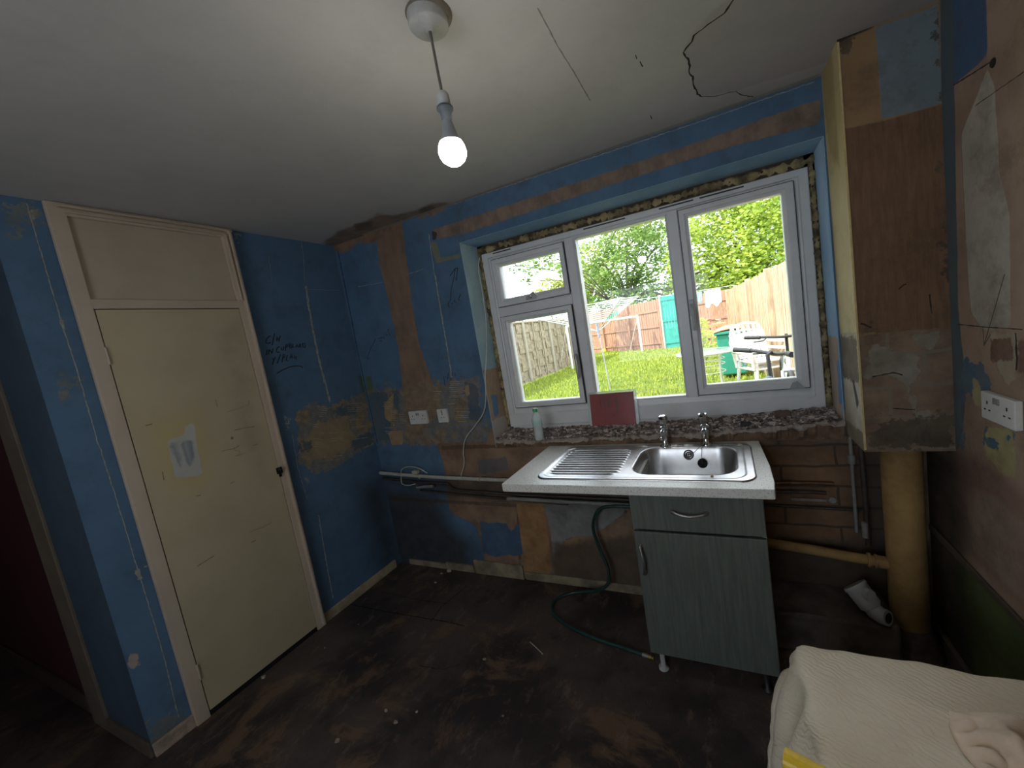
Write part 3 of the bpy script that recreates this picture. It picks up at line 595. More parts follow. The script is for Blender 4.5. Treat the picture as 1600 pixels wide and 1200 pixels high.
def ridges(ax, nrm, regs, par):
    mb = MB()
    for (x0, y0, x1, y1, slope, dens) in regs:
        y = y0
        while y < y1:
            if random.random() < dens:
                a_ = x0+random.uniform(0, 4); b_ = x1-random.uniform(0, 6); yy = y+random.uniform(-.4, .4)
                strokes(mb, [[(a_, yy), ((a_+b_)/2, yy+(b_-a_)/2*slope), (b_, yy+(b_-a_)*slope)]], ax, 0, nrm, .0032, .0006, .0016)
            y += 3.1
    mb.build('adhesive_ridges', ridge, par)
ridges('x', (1, 0, 0), [(494, 634, 513, 655, .12, .95), (488, 660, 505, 700, .10, .5), (541, 628, 570, 662, -.05, .6), (508, 668, 540, 690, -.08, .6), (502, 705, 535, 725, -.10, .6), (546, 668, 578, 688, -.12, .5)], wl)
ridges('y', (0, -1, 0), [(701, 596, 728, 622, -.04, .95), (696, 622, 712, 632, -.04, .7), (598, 625, 612, 640, 0, .6), (610, 642, 622, 664, .02, .95), (623, 642, 636, 664, .02, .9), (712, 640, 736, 660, .02, .6), (600, 668, 618, 690, .03, .4), (676, 612, 690, 625, 0, .5)], wb)
paleP = simple('pale filler', (.30, .30, .26), .9, var=.3, nscale=40)
mb = MB(); strokes(mb, [([(478, 447), (482, 475), (488, 510), (496, 550), (503, 580), (510, 605), (516, 628)], .014), ([(498, 805), (505, 850), (514, 900), (520, 935)], .006), ([(470, 372), (474, 400), (476, 440)], .003),
  ([(457, 680), (465, 730), (480, 780)], .003), ([(480, 452), (530, 454)], .002), ([(420, 400), (425, 440)], .002)], 'x', 0, (1, 0, 0), .01, .002)
strokes(mb, [([(42, 318), (60, 380), (84, 462), (98, 510), (115, 560), (134, 625), (154, 696), (158, 704), (185, 790), (217, 896), (240, 970), (258, 1033), (279, 1121)], .0035), ([(214, 890), (219, 905)], .014), ([(96, 500), (101, 520)], .009), ([(225, 886), (231, 884)], .006)], 'x', 0, (1, 0, 0), .01, .001)
mb.build('scratch_marks', paleP, wl)
mb = MB(); strokes(mb, [([(680, 430), (686, 470), (693, 510), (699, 545), (703, 570), (706, 590)], .008), ([(670, 365), (676, 410), (679, 430)], .005), ([(636, 429), (662, 420)], .003), ([(560, 448), (598, 441)], .003), ([(728, 380), (733, 400)], .003),
  ([(700, 322), (860, 268), (1100, 188), (1272, 128)], .004)], 'y', 0, (0, -1, 0), .008, .002)
mb.build('scratch_marks', paleP, wb)
mb = MB(); strokes(mb, [([(528, 392), (549, 497), (558, 545), (571, 605), (590, 693)], .010)], 'y', 0, (0, -1, 0), .008, .001)
mb.build('corner_line', simple('dark corner', (.02, .05, .08), .9), wb)
ck = simple('dark crack', (.035, .028, .02), .95)
mb = MB(); strokes(mb, [([(1150, -5), (1132, 20), (1115, 32), (1098, 45), (1085, 55), (1081, 65), (1073, 75), (1068, 82), (1076, 95), (1078, 103), (1076, 112), (1082, 120), (1083, 130), (1090, 147), (1097, 151)], .006),
  ([(1097, 151), (1120, 150), (1140, 144), (1150, 143), (1160, 149), (1177, 151)], .004), ([(992, 86), (995, 92)], .004), ([(999, 96), (1004, 104)], .004), ([(1016, 180), (1018, 186)], .004)], 'z', H_, (0, 0, -1), .005, .002)
mb.build('crack', ck, ceil)
mb = MB(); strokes(mb, [([(840, 12), (860, 50), (870, 70), (895, 110), (922, 157)], .004)], 'z', H_, (0, 0, -1), .005, .0006)
mb.build('board_seam', simple('seam', (.27, .25, .22), .9), ceil)
mb = MB(); strokes(mb, [([(1570, 428), (1555, 480), (1538, 538)], .0035), ([(1536, 513), (1537.5, 540)], .0035), ([(1548, 522), (1537.5, 540)], .0035)], 'x', W_, (-1, 0, 0), .004, 0)
mb.build('pencil_arrow', pencil, wr)
mb = MB(); strokes(mb, [([(1497, 507), (1540, 511), (1598, 515)], .003), ([(1524, 165), (1560, 140), (1600, 112)], .0025), ([(1490, 133), (1543, 100), (1556, 92)], .004)], 'x', W_, (-1, 0, 0), .004, .0005)
strokes(mb, [([(1587, 520), (1589, 560), (1588, 578)], .008), ([(1540, 632), (1541, 655)], .006)], 'x', W_, (-1, 0, 0), .004, .001)
mb.build('crack', ck, wr)
c0 = at(1552, 98, 'x', W_); MB().lathe([(.012, 0), (.010, .003), (0, .004)], c0, (-1, 0, 0), 14).build('hole', simple('dark hole', (.02, .015, .01), 1), wr)
mb = MB(); strokes(mb, [([(1404, 452), (1412, 445), (1416, 444)], .004), ([(1363, 589), (1395, 582), (1410, 586)], .004), ([(1395, 638), (1430, 640)], .004), ([(1345, 505), (1362, 512)], .006), ([(1452, 460), (1456, 490)], .004)], 'y', -BD, (0, -1, 0), .004, .001)
mb.build('crack', ck, bf)
# dado rail moulding on right wall + skirting
struct(MB().box((W_-.012, YR, .500), (W_-.001, -.02, .528)).build('trim_6', simple('dark brown rail', (.085, .065, .045), .8, nscale=20), bevel=.004))
struct(MB().box((W_-.02, YR, 0), (W_-.001, -.02, .085)).build('baseboard_right', simple('grey brown skirt', (.10, .08, .065), .8, nscale=10), bevel=.004))

# ---- baseboards ----
bbm = simple('pale timber', (.36, .30, .19), .7, var=.25, nscale=12)
struct(MB().box((.001, -.635, 0), (.017, -.06, .058)).build('baseboard_left', bbm, bevel=.003))
struct(MB().box((.001, YW, 0), (.016, -1.29, .062)).build('baseboard_pier', simple('chipped pink skirt', (.36, .28, .22), .7, var=.3, nscale=30), bevel=.003))
mb = MB(); mb.box((.10, -.014, .0), (.45, -.001, .040)); mb.box((.455, -.014, 0), (.70, -.001, .052)); mb.box((.71, -.016, 0), (1.10, -.001, .098)); mb.box((1.11, -.01, 0), (1.9, -.001, .055))
struct(mb.build('baseboard_back', simple('dirty cream skirt', (.23, .19, .125), .8, var=.4, nscale=9), bevel=.003))

# ---- cupboard: frame, top panel, door (built into the left wall) ----
cream = simple('pinkish cream gloss', (.49, .41, .31), .45, var=.07, nscale=5)
door = thing('door_1', None, None, (.02, -.96, 0), kind='structure')
DY0, DY1, DZ = -1.234, -.696, 1.957
mb = MB()
for (a, b) in ((-1.290, DY0-.003), (DY1+.003, -.640)):
    mb.box((.001, a, 0), (.026, b, H_-.002))
mb.box((.001, DY0-.01, DZ+.004), (.026, DY1+.01, 2.003)); mb.box((.001, DY0-.01, 2.345), (.026, DY1+.01, H_-.002))
mb.build('frame', cream, door, bevel=.003)
mb = MB()   # stepped beads on top and far side
for k, (o, d) in enumerate(((.0, .048), (.016, .038))):
    mb.box((.022, -1.26+o, 2.375-o*1.2), (d, -.66+.012-o, 2.384-o*1.2)); mb.box((.022, -.665-o, 2.003 if k else .02), (d, -.656-o, 2.384-o*1.2))
mb.build('moulding', cream, door, bevel=.002)
MB().box((.001, DY0-.002, 2.003), (.012, DY1+.002, 2.345)).build('top_panel', simple('cream board', (.45, .38, .28), .5, var=.06, nscale=4), door)
def WD(): return [
 dict(attr='yel', a=(.52, .42, .18), b=(.47, .39, .2), amp=.05, ns=6, soft=.06, op=.75, polys=[[(235, 660), (310, 640), (330, 700), (320, 760), (270, 765), (245, 730)]]),
 dict(attr='grime', a=(.36, .31, .21), b=(.45, .38, .26), amp=.06, ns=5, soft=.05, op=.7, polys=[[(335, 520), (380, 500), (400, 620), (420, 760), (380, 700)]]),
 dict(attr='smear', a=(.50, .49, .44), b=(.44, .44, .41), amp=.006, polys=[[(260, 688), (288, 680), (290, 662), (304, 662), (306, 690), (317, 742), (275, 747)]]),
 dict(attr='smear2', a=(.20, .23, .24), b=(.34, .36, .36), amp=.01, cst=(1, 6, .5), ns=14, soft=.006, polys=[[(263, 695), (272, 690), (285, 725), (282, 733), (277, 722)], [(280, 690), (300, 688), (304, 712), (299, 728), (294, 728)]]),
]
DM = layered('cream door paint', ((.50, .43, .285), (.455, .385, .25)), WD(), rough=.5, bmp=.12, grain=25)
dr = wallgrid('door_leaf', 'x', .024, DY0, DY1, .03, DZ, WD(), DM, back=-.02, parent=door)
mb = MB(); scr = simple('scratch brown', (.22, .16, .10), .9)
d4 = lambda X, Y: (200+X/4, 560+Y/4)
strokes(mb, [([d4(665, 450), d4(730, 435), d4(795, 425)], .004), ([d4(585, 580), d4(660, 565), d4(695, 545)], .003), ([d4(660, 555), d4(670, 575), d4(700, 580), d4(690, 610)], .002), ([d4(110, 420), d4(150, 410)], .004),
 ([d4(620, 335), d4(700, 310), d4(755, 290), d4(755, 265)], .0018), ([d4(640, 780), d4(665, 770)], .004), ([d4(425, 860), d4(455, 855)], .004), ([d4(760, 1085), d4(840, 1055), d4(900, 1025)], .003), ([d4(770, 1150), d4(800, 1135)], .005), ([d4(215, 710), d4(225, 760)], .003),
 ([(308, 885), (335, 868)], .004), ([d4(650, 490), d4(652, 505)], .012), ([d4(545, 260), d4(560, 305)], .002), ([d4(670, 610), d4(740, 590)], .002), ([d4(780, 545), d4(810, 535)], .003)], 'x', .024, (1, 0, 0), .004, .0008)
mb.build('scratches', scr, dr)
mb = MB(); mb.box((.022, -.708, 1.005), (.034, -.680, 1.040)); mb.lathe([(.006, 0), (.006, .014), (.009, .018), (.009, .024), (0, .026)], (.032, -.70, 1.03), (1, 0, 0), 12); mb.box((.024, -.70, .985), (.036, -.69, 1.01))
mb.build('latch', simple('rusty black metal', (.02, .016, .012), .6, .4), dr)
mb = MB()
for z in (1.72, .20): mb.tube([(.028, DY0-.004, z), (.028, DY0-.004, z+.075)], .005, 8)
mb.build('hinge', cream, dr)
MB().box((.001, DY0, .0), (.020, DY1, .028)).build('gap', simple('black void', (.004, .004, .004), 1), door)

# ================================================================== PENDANT LIGHT
LX, LY = 1.850, -1.10
lp = thing('pendant_lamp', 'bare lit bulb hanging on a grey cord from a round ceiling rose', 'light', (LX, LY, H_))
rosem = simple('dusty white rose', (.42, .42, .40), .5, var=.1)
MB().lathe([(.049, 0), (.050, -.012), (.049, -.03), (.046, -.034), (.012, -.037), (.010, -.043), (0, -.043)], (LX, LY, H_), n=36).build('ceiling_rose', rosem, lp)
MB().lathe([(.058, 0), (.055, -.008), (.050, -.013)], (LX+.002, LY+.006, H_), n=30).build('rose_collar', simple('brown collar', (.20, .17, .13), .8), lp)
MB().tube([(LX, LY, 2.36), (LX+.001, LY, 2.32), (LX+.002, LY, 2.26), (LX+.004, LY, 2.205)], .0036, 8).build('cord', simple('grey brown flex', (.16, .15, .12), .6), lp)
bc = (LX+.004, LY, 0)
MB().lathe([(.004, 2.212), (.013, 2.210), (.016, 2.204), (.017, 2.176), (0, 2.175)], bc, n=24).build('lamp_holder', simple('holder white', (.58, .58, .56), .4), lp)
MB().lathe([(.017, 2.178), (.021, 2.174), (.021, 2.169), (.015, 2.162), (.013, 2.142), (0, 2.142)], bc, n=24).build('holder_ring', simple('dark grey ring', (.10, .12, .14), .5), lp)
bb = MB().lathe([(.012, 2.146), (.013, 2.138), (.016, 2.125), (.021, 2.105), (.027, 2.092), (.029, 2.088)], bc, n=28).build('bulb_body', simple('bulb neck', (.33, .36, .38), .4), lp)
m, n, b = mat('lit bulb'); n.nodes.remove(b); em = N(n, 'ShaderNodeEmission', Strength=BULB_STRENGTH); em.inputs[0].default_value = (1, .955, .875, 1); n.links.new(em.outputs[0], n.nodes['Material Output'].inputs[0])
MB().lathe([(.029, 2.088), (.0335, 2.078), (.036, 2.066), (.034, 2.054), (.028, 2.043), (.018, 2.035), (.008, 2.032), (0, 2.0315)], bc, n=32).build('bulb_globe', m, lp)

# ================================================================== SINK UNIT
# worktop with bowl cut-out
def wt_mat():
    m, n, b = mat('speckled worktop laminate')
    c = mixc(n, ramp(n, nse(n, 3, 3), .3, .7), (.68, .685, .64), (.76, .765, .72))
    c = mixc(n, mth(n, 'MULTIPLY', ramp(n, nse(n, 260, 2, .5), .56, .64), .75), c, (.33, .32, .28))
    c = mixc(n, mth(n, 'MULTIPLY', ramp(n, nse(n, 330, 2, .5, off=(2, 2, 2)), .60, .66), .8), c, (.88, .88, .86))
    n.links.new(c, b.inputs['Base Color']); b.inputs['Roughness'].default_value = .32; bump(n, b, nse(n, 300, 2), .1, .001); return m
WT0, WT1 = .864, .9017
bowl = (2.012, 2.446, -.425, -.075)
def rrect(x0, x1, y0, y1, r, ang):
    """point on rounded rectangle seen from its centre at angle ang"""
    cx, cy = (x0+x1)/2, (y0+y1)/2; hx, hy = (x1-x0)/2, (y1-y0)/2
    dx, dy = math.cos(ang), math.sin(ang); lo, hi = 0, 2
    for _ in range(40):
        t = (lo+hi)/2; qx, qy = abs(dx*t)-hx+r, abs(dy*t)-hy+r
        d = math.hypot(max(qx, 0), max(qy, 0))+min(max(qx, qy), 0)-r
        if d > 0: hi = t
        else: lo = t
    return cx+dx*lo, cy+dy*lo
outer = [(2.549, -.003), (2.556, -.15), (2.566, -.32), (2.566, -.49), (2.560, -.545), (2.553, -.5485), (1.433, -.5485), (1.431, -.545), (1.431, -.003)]
cxb, cyb = (bowl[0]+bowl[1])/2, (bowl[2]+bowl[3])/2
angs = sorted([math.atan2(y-cyb, x-cxb) for x, y in outer]+[2*PI*i/60-PI+.013 for i in range(60)])
def raypoly(a):
    dx, dy = math.cos(a), math.sin(a); best = 9
    for i in range(len(outer)):
        x1, y1 = outer[i][0]-cxb, outer[i][1]-cyb; x2, y2 = outer[(i+1) % len(outer)][0]-cxb, outer[(i+1) % len(outer)][1]-cyb
        ex, ey = x2-x1, y2-y1; den = dx*ey-dy*ex
        if abs(den) < 1e-9: continue
        t = (x1*ey-y1*ex)/den; s = (x1*dy-y1*dx)/den
        if t > 0 and -1e-6 <= s <= 1+1e-6: best = min(best, t)
    return cxb+dx*best, cyb+dy*best
wk = thing('worktop', 'short speckled pale worktop with a clipped right corner under the sink', 'worktop', (2.0, -.27, WT0))
mb = MB(); na = len(angs); Oo = [raypoly(a) for a in angs]; Ii = [rrect(*bowl, .09, a) for a in angs]
vs = [(x, y, z) for z in (WT0, WT1) for ring in (Oo, Ii) for x, y in ring]; fs = []
for i in range(na):
    j = (i+1) % na
    fs += [(i, na+i, na+j, j), (2*na+i, 2*na+j, 3*na+j, 3*na+i), (i, j, 2*na+j, 2*na+i), (na+i, 3*na+i, 3*na+j, na+j)]
mb.add(vs, fs); top = mb.build('slab', wt_mat(), wk, bevel=.003)
steel = None
def steel_mat():
    m, n, b = mat('brushed stainless steel')
    c = mixc(n, ramp(n, nse(n, 18, 6, .7), .35, .65), (.52, .52, .52), (.60, .60, .61)); n.links.new(c, b.inputs['Base Color'])
    b.inputs['Metallic'].default_value = 1; n.links.new(mth(n, 'MULTIPLY_ADD', nse(n, 14, 4, .6), .16, .24), b.inputs['Roughness'])
    bump(n, b, nse(n, 160, 3, .6, (.15, 1, 1)), .03, .001); return m
STEEL = steel_mat()
sk = thing('sink', 'stainless steel inset sink with ribbed drainer left and oblong bowl right', 'sink', (2.04, -.26, WT1))
SX0, SX1, SY0, SY1 = 1.572, 2.512, -.492, -.035
nx, ny = 300, 150; X = np.linspace(SX0, SX1, nx+1); Y = np.linspace(SY0, SY1, ny+1); XX, YY = np.meshgrid(X, Y)
def sdr(x, y, x0, x1, y0, y1, r):
    qx = np.abs(x-(x0+x1)/2)-(x1-x0)/2+r; qy = np.abs(y-(y0+y1)/2)-(y1-y0)/2+r
    return np.hypot(np.maximum(qx, 0), np.maximum(qy, 0))+np.minimum(np.maximum(qx, qy), 0)-r
sm = lambda t: np.clip(t, 0, 1)**2*(3-2*np.clip(t, 0, 1))
RC = .06
qx = np.abs(XX-(SX0+SX1)/2)-(SX1-SX0)/2+RC; qy = np.abs(YY-(SY0+SY1)/2)-(SY1-SY0)/2+RC
L_ = np.hypot(qx, qy); cm = (qx > 0) & (qy > 0) & (L_ > RC)
XX = np.where(cm, XX-np.sign(XX-(SX0+SX1)/2)*(qx-qx/np.maximum(L_, 1e-6)*RC), XX); YY = np.where(cm, YY-np.sign(YY-(SY0+SY1)/2)*(qy-qy/np.maximum(L_, 1e-6)*RC), YY)
dout = -sdr(XX, YY, SX0, SX1, SY0, SY1, RC)
ZZ = WT1+.0055-.0060*(1-sm(dout/.006))
din = -sdr(XX, YY, SX0+.02, SX1-.03, SY0+.022, SY1-.018, .06); ZZ -= .0035*sm(din/.012)
db = -sdr(XX, YY, *bowl, .09); ZZ -= .140*sm((db+.004)/.042)+.004*np.clip(db/.15, 0, 1)
dd = -sdr(XX, YY, 1.615, 1.965, SY0+.045, SY1-.055, .05)
ZZ += .0034*sm(dd/.02)*np.sin((YY-SY0)*2*PI/.0305)-.0025*sm(dd/.03)*0
me = bpy.data.meshes.new('basin'); idx = np.arange((nx+1)*(ny+1)).reshape(ny+1, nx+1)
F = np.stack([idx[:-1, :-1], idx[:-1, 1:], idx[1:, 1:], idx[1:, :-1]], -1).reshape(-1, 4)
me.from_pydata(np.stack([XX, YY, ZZ], -1).reshape(-1, 3).tolist(), [], F.tolist()); me.polygons.foreach_set('use_smooth', [True]*len(F)); me.update()
bas = link('basin', me, STEEL, sk)
so = bas.modifiers.new('thick', 'SOLIDIFY'); so.thickness = .0012; so.offset = -1
chrome = simple('chrome', (.72, .73, .74), .09, 1.0, var=.02); blackr = simple('black rubber', (.012, .012, .012), .5)
mb = MB(); ov = Vector((2.230, -.094, .868)); dv = Vector((0, -1, .35)).normalized()
mb.ring(ov, .021, .0035, dv, 24, 8); mb.ring(ov, .012, .003, dv, 20, 6)
for a in (0, PI/2): mb.tube([ov+Vector((math.cos(a)*.012, 0, math.sin(a)*.012))+dv*.003, ov-Vector((math.cos(a)*.012, 0, math.sin(a)*.012))+dv*.003], .002, 6)
mb.build('overflow', simple('dark steel', (.10, .10, .10), .4, .9), sk)
mb = MB(); mb.lathe([(.020, -.001), (.023, .002), (.021, .006), (.006, .010), (.005, .018), (0, .019)], (2.292, -.106, .829), (0, -1, .25), n=28)
mb.build('plug', blackr, sk)
mb = MB(); P = [Vector((2.312, -.070, .922)), Vector((2.300, -.082, .909)), Vector((2.294, -.098, .900)), Vector((2.292, -.124, .862)), Vector((2.292, -.126, .832))]
mb.tube(P, .0014, 6); mb.tube([Vector((2.312, -.072, .914)), Vector((2.285, -.092, .907)), Vector((2.26, -.108, .885)), ov+dv*.006], .0012, 6); mb.build('plug_chain', simple('chain', (.12, .12, .12), .4, .8), sk)
mb = MB(); mb.lathe([(.030, .0), (.028, .003), (.016, .006), (.015, .012), (0, .0122)], (2.295, -.452, WT1+.003), n=20); 
mb2 = MB(); mb2.lathe([(0, 0), (.007, .003), (.004, .008), (0, .009)], (2.352, -.452, WT1+.003), n=10); tag(mb2.build('plaster_crumb', simple('tan crumb', (.42, .30, .14), .9)), 'tan plaster crumb on the front rim of the sink', 'debris')
mb2 = MB(); mb2.ring((2.462, -.075, WT1+.006), .012, .0022, (0, 0, 1), 16, 6); tag(mb2.build('rubber_washer', simple('pale washer', (.42, .38, .28), .7)), 'small pale ring lying behind the right rim of the sink', 'washer')

def tap(x, y, label, lean):
    t = thing('tap', label, 'tap', (x, y, WT1+.003), 'pillar taps on the sink')
    z = WT1+.003
    MB().lathe([(.027, 0), (.027, .004), (.020, .008), (.0155, .012), (.0150, .055), (.018, .062), (.022, .072), (.023, .090), (.020, .098), (.013, .104), (0, .105)], (x, y, z), n=28).build('body', chrome, t)
    MB().tube([(x, y-.006, z+.082), (x, y-.035, z+.086), (x, y-.062, z+.083), (x, y-.078, z+.070), (x, y-.082, z+.055)], [.014, .0135, .013, .012, .0125], 14).build('spout', chrome, t)
    MB().lathe([(.012, .0), (.012, .012), (.017, .018), (.0215, .024), (.0225, .048), (.021, .058), (.013, .063), (0, .064)], (x+lean*.02, y, z+.100), (lean*.12, -.10, 1), 8, smooth=False).build('head', chrome, t, bevel=.0015)
    return t
tap(2.120, -.063, 'chrome pillar tap standing at the left behind the bowl', .2)
tap(2.316, -.052, 'chrome pillar tap on the right with the plug chain at its foot', -.1)

# cabinet
def grn():
    m, n, b = mat('grey green woodgrain laminate')
    f = nse(n, 10, 7, .72, (7, 1, .45)); c = mixc(n, ramp(n, f, .34, .66), (.078, .092, .078), (.118, .134, .115))
    c = mixc(n, mth(n, 'MULTIPLY', ramp(n, nse(n, 60, 4, .7, (6, 1, .3)), .56, .68), .35), c, (.055, .067, .057))
    n.links.new(c, b.inputs['Base Color']); b.inputs['Roughness'].default_value = .5; bump(n, b, f, .15, .002); return m
GRN = grn()
CX0, CX1, CYF = 2.022, 2.522, -.520
cab = thing('base_cabinet', 'grey green woodgrain base cabinet with one drawer over one door', 'cabinet', (2.27, -.27, 0))
wht = simple('white melamine', (.42, .41, .37), .5)
mb = MB(); mb.box((CX0, -.50, .125), (CX0+.016, -.02, .862)); mb.box((CX1-.016, -.50, .125), (CX1, -.02, .862)); mb.box((CX0, -.50, .125), (CX1, -.02, .141)); mb.box((CX0, -.035, .125), (CX1, -.028, .70))
mb.build('carcass', wht, cab)
DXa, DXb = CX0+.002, CX1-.002
dw_ = MB().box((DXa, CYF, .703), (DXb, CYF+.018, .858)).build('drawer', GRN, cab, bevel=.002)
dd_ = MB().box((DXa, CYF, .128), (DXb, CYF+.018, .692)).build('door', GRN, cab, bevel=.002)
hm = simple('brushed nickel', (.33, .33, .32), .35, .9)
def bow(a, b, out, par):
    a, b = Vector(a), Vector(b); P = [a]
    for i in range(11):
        t = i/10; P.append(a.lerp(b, t)+Vector((0, -1, 0))*(out*(.55+.45*math.sin(PI*t)))+((Vector((0, 0, -1)) if abs(a.z-b.z) < .01 else Vector((1, 0, 0)))*.008*math.sin(PI*t)))
    P.append(b); m_ = MB(); m_.tube(P, [.0075]*2+[.0055]*9+[.0075]*2, 12)
    for q in (a, b): m_.lathe([(.009, 0), (.009, .003), (.007, .005)], q, (0, -1, 0), 14)
    m_.build('handle', hm, par)
bow((2.196, CYF, .792), (2.320, CYF, .790), .028, dw_); bow((2.046, CYF, .628), (2.050, CYF, .512), .026, dd_)
for sx in (CX0+.035, CX1-.05):
    for sy in (-.455, -.08):
        MB().lathe([(.022, 0), (.022, .008), (.011, .012), (.011, .10), (.022, .118), (.022, .126)], (sx, sy, 0), n=16).build('leg', simple('white leg plastic', (.50, .49, .45), .5) if sx < 2.2 and sy < -.4 else simple('leg plastic darkened as shade', (.02, .02, .02), .5), cab)  # front left leg is white; the others are blackened as shade under the cabinet

# ================================================================== ON THE SILL
bt = thing('water_bottle', 'clear plastic water bottle with a green cap standing on the sill', 'bottle', (1.372, -.005, .945))
def clearp(name, col, a):
    m, n, b = mat(name); b.inputs['Base Color'].default_value = (*col, 1); b.inputs['Roughness'].default_value = .08; b.inputs['Alpha'].default_value = a; return m
bx_, by_, bz_ = 1.380, -.010, .943
MB().lathe([(.018, 0), (.027, .004), (.029, .012), (.027, .020), (.029, .030), (.029, .055), (.027, .062), (.029, .070), (.027, .078), (.029, .086), (.029, .125), (.027, .135), (.022, .152), (.013, .165), (.0115, .180)], (bx_, by_, bz_), n=28).build('body', clearp('clear bottle plastic', (.75, .85, .82), .38), bt)
MB().lathe([(.0, .006), (.0262, .006), (.0262, .075), (0, .075)], (bx_, by_, bz_), n=24).build('water', clearp('water', (.7, .82, .82), .20), bt)
MB().lathe([(.0295, .090), (.0298, .092), (.0298, .124), (.0295, .126)], (bx_, by_, bz_), n=28).build('label_band', clearp('pale green label', (.45, .68, .60), .55), bt)
MB().lathe([(.0145, .172), (.0145, .192), (.013, .194), (0, .194)], (bx_, by_, bz_), n=24).build('cap', simple('green cap', (.04, .30, .14), .4), bt)

sg = thing('laminated_sign', 'dark red sheet in a clear plastic wallet leaning on the window frame', 'sign', (1.81, .12, .975))
tilt = Matrix.Rotation(-.10, 3, 'X') @ Matrix.Rotation(.0, 3, 'Z')
def sgp(u, v, d=0): return Vector((1.808, .135, .968))+Matrix.Rotation(-.13, 3, 'X') @ Vector((u, -d, v))
def quadslab(mb, u0, u1, v0, v1, d0, d1):
    vs = [sgp(u, v, d) for d in (d0, d1) for u, v in ((u0, v0), (u1, v0), (u1, v1), (u0, v1))]
    mb.add(vs, [(0, 1, 2, 3), (7, 6, 5, 4), (0, 4, 5, 1), (1, 5, 6, 2), (2, 6, 7, 3), (3, 7, 4, 0)])
mb = MB(); quadslab(mb, -.137, .131, .004, .194, .000, .0012); mb.build('card', simple('dark red paper', (.25, .022, .022), .55, var=.12, nscale=8), sg)
mb = MB()
for q in ((-.150, -.137, 0, .208), (.131, .148, 0, .208), (-.137, .131, .194, .208), (-.137, .131, 0, .004)): quadslab(mb, *q, -.0002, .0014)
mb.build('wallet_edge', clearp('clear laminate', (.70, .80, .76), .42), sg)
mb = MB(); quadslab(mb, -.150, .148, 0, .208, .0016, .0019); wf = clearp('clear laminate front', (.5, .5, .5), .035); mb.build('wallet_front', wf, sg)
mb = MB()   # faint dark strokes of print
for u0, u1, v0, v1 in ((-.075, -.067, .105, .160), (-.052, -.045, .105, .165), (-.045, -.020, .155, .163), (-.045, -.020, .128, .134), (-.022, -.014, .132, .160), (-.03, -.018, .105, .130), (.022, .034, .075, .165), (.010, .022, .140, .152)): quadslab(mb, u0, u1, v0, v1, .0012, .0014)
mb.build('printing', simple('brown print', (.13, .032, .028), .6), sg)
mb = MB(); mb.lathe([(.004, 0), (.003, .001), (0, .0012)], sgp(.004, .062, .002), (0, -1, 0), 12); mb.build('dot', simple('dark dot', (.06, .01, .01), .6), sg)

# ================================================================== SOCKETS
def socket(name, label, c, w_, h_, ax, gang, switched=True, mt=None, yawdir=1):
    t = thing(name, label, 'socket', c, 'wall sockets' if ax == 'y' else None)
    c = Vector(c)
    U = Vector((1, 0, 0)) if ax == 'y' else Vector((0, -1, 0)); Nn = Vector((0, -1, 0)) if ax == 'y' else Vector((-1, 0, 0))
    Z = Vector((0, 0, 1)); M = Matrix((U, -Nn, Z)).transposed()
    mb = MB(); mb.obox(c+Nn*.009, (w_/2, .009, h_/2), M); mb.build('plate', mt, t, bevel=.003)
    for g in range(gang):
        hb = MB(); swb = MB()
        cu = (g-(gang-1)/2)*w_*.47*(1.25 if gang == 2 else 1)
        for du, dz, ww, hh in ((0, .016, .0025, .005), (-.011, -.006, .004, .002), (.011, -.006, .004, .002)):
            hb.obox(c+U*(cu+du)+Z*(dz-.004)+Nn*.0182, (ww, .0006, hh), M)
        if switched:
            su = cu*(.18 if gang == 2 else 1) if gang == 2 else 0
            swb.obox(c+U*(su)+Z*(.024 if gang == 2 else .03)+Nn*.0195, (.005, .002, .009), M)
        hb.build('pin_holes', simple('black holes', (.01, .01, .01), .8), t)
        if switched: swb.build('rocker_switch', simple('socket rocker grey', (.25, .25, .24), .5), t, bevel=.001)
    return t
sw = simple('white socket plastic', (.55, .56, .55), .35, var=.05)
sw2 = simple('bright socket plastic', (.66, .66, .63), .35, var=.04)
socket('double_socket', 'white double socket on the window wall left of the single one', (.474, 0, 1.131), .160, .092, 'y', 2, True, sw)
socket('single_socket', 'white single socket on the window wall nearest the window', (.688, 0, 1.131), .084, .092, 'y', 1, True, sw)
socket('double_socket', 'white double socket on the bare right hand wall', (W_, -.511, 1.143), .152, .084, 'x', 2, True, sw2)
e_ = MB(); e_.box((W_-.015, -.66, .565), (W_, -.60, .61)); 

# ================================================================== PIPES AND CABLES
pp = thing('soil_pipe', 'thick tan painted soil pipe rising from the floor into the boxing', 'pipe', (3.045, -.115, 0))
ppm = layered('tan pipe paint', ((.42, .265, .10), (.30, .185, .07)), [], scratch=((.2, .12, .05), .5), bmp=.3, wear=((.5, .36, .17), .4, (.13, .085, .04), .6))
MB().lathe([(.0655, .0), (.0655, BZ+.01)], (3.045, -.115, 0), n=40).build('pipe', ppm, pp)
mb = MB(); vs = []; 
mb.lathe([(.105, 0), (.10, .03), (.085, .07), (.072, .11), (.066, .13)], (3.045, -.115, 0), n=30); mb.build('mortar_collar', simple('brown mortar', (.09, .06, .05), .95, var=.4, nscale=25, bmp=1, bscale=50), pp)
br = MB(); br.tube([(2.53, -.085, .426), (2.70, -.09, .412), (2.88, -.10, .392), (3.0, -.11, .384)], .0215, 18); 
bo = br.build('branch_pipe', ppm, pp)
mb = MB(); mb.tube([(2.915, -.102, .390), (2.925, -.103, .389)], .030, 18); mb.tube([(2.94, -.104, .388), (2.948, -.105, .387)], .029, 18); mb.tube([(2.948, -.105, .387), (2.99, -.108, .384)], .026, 18); mb.build('collar', ppm, bo)
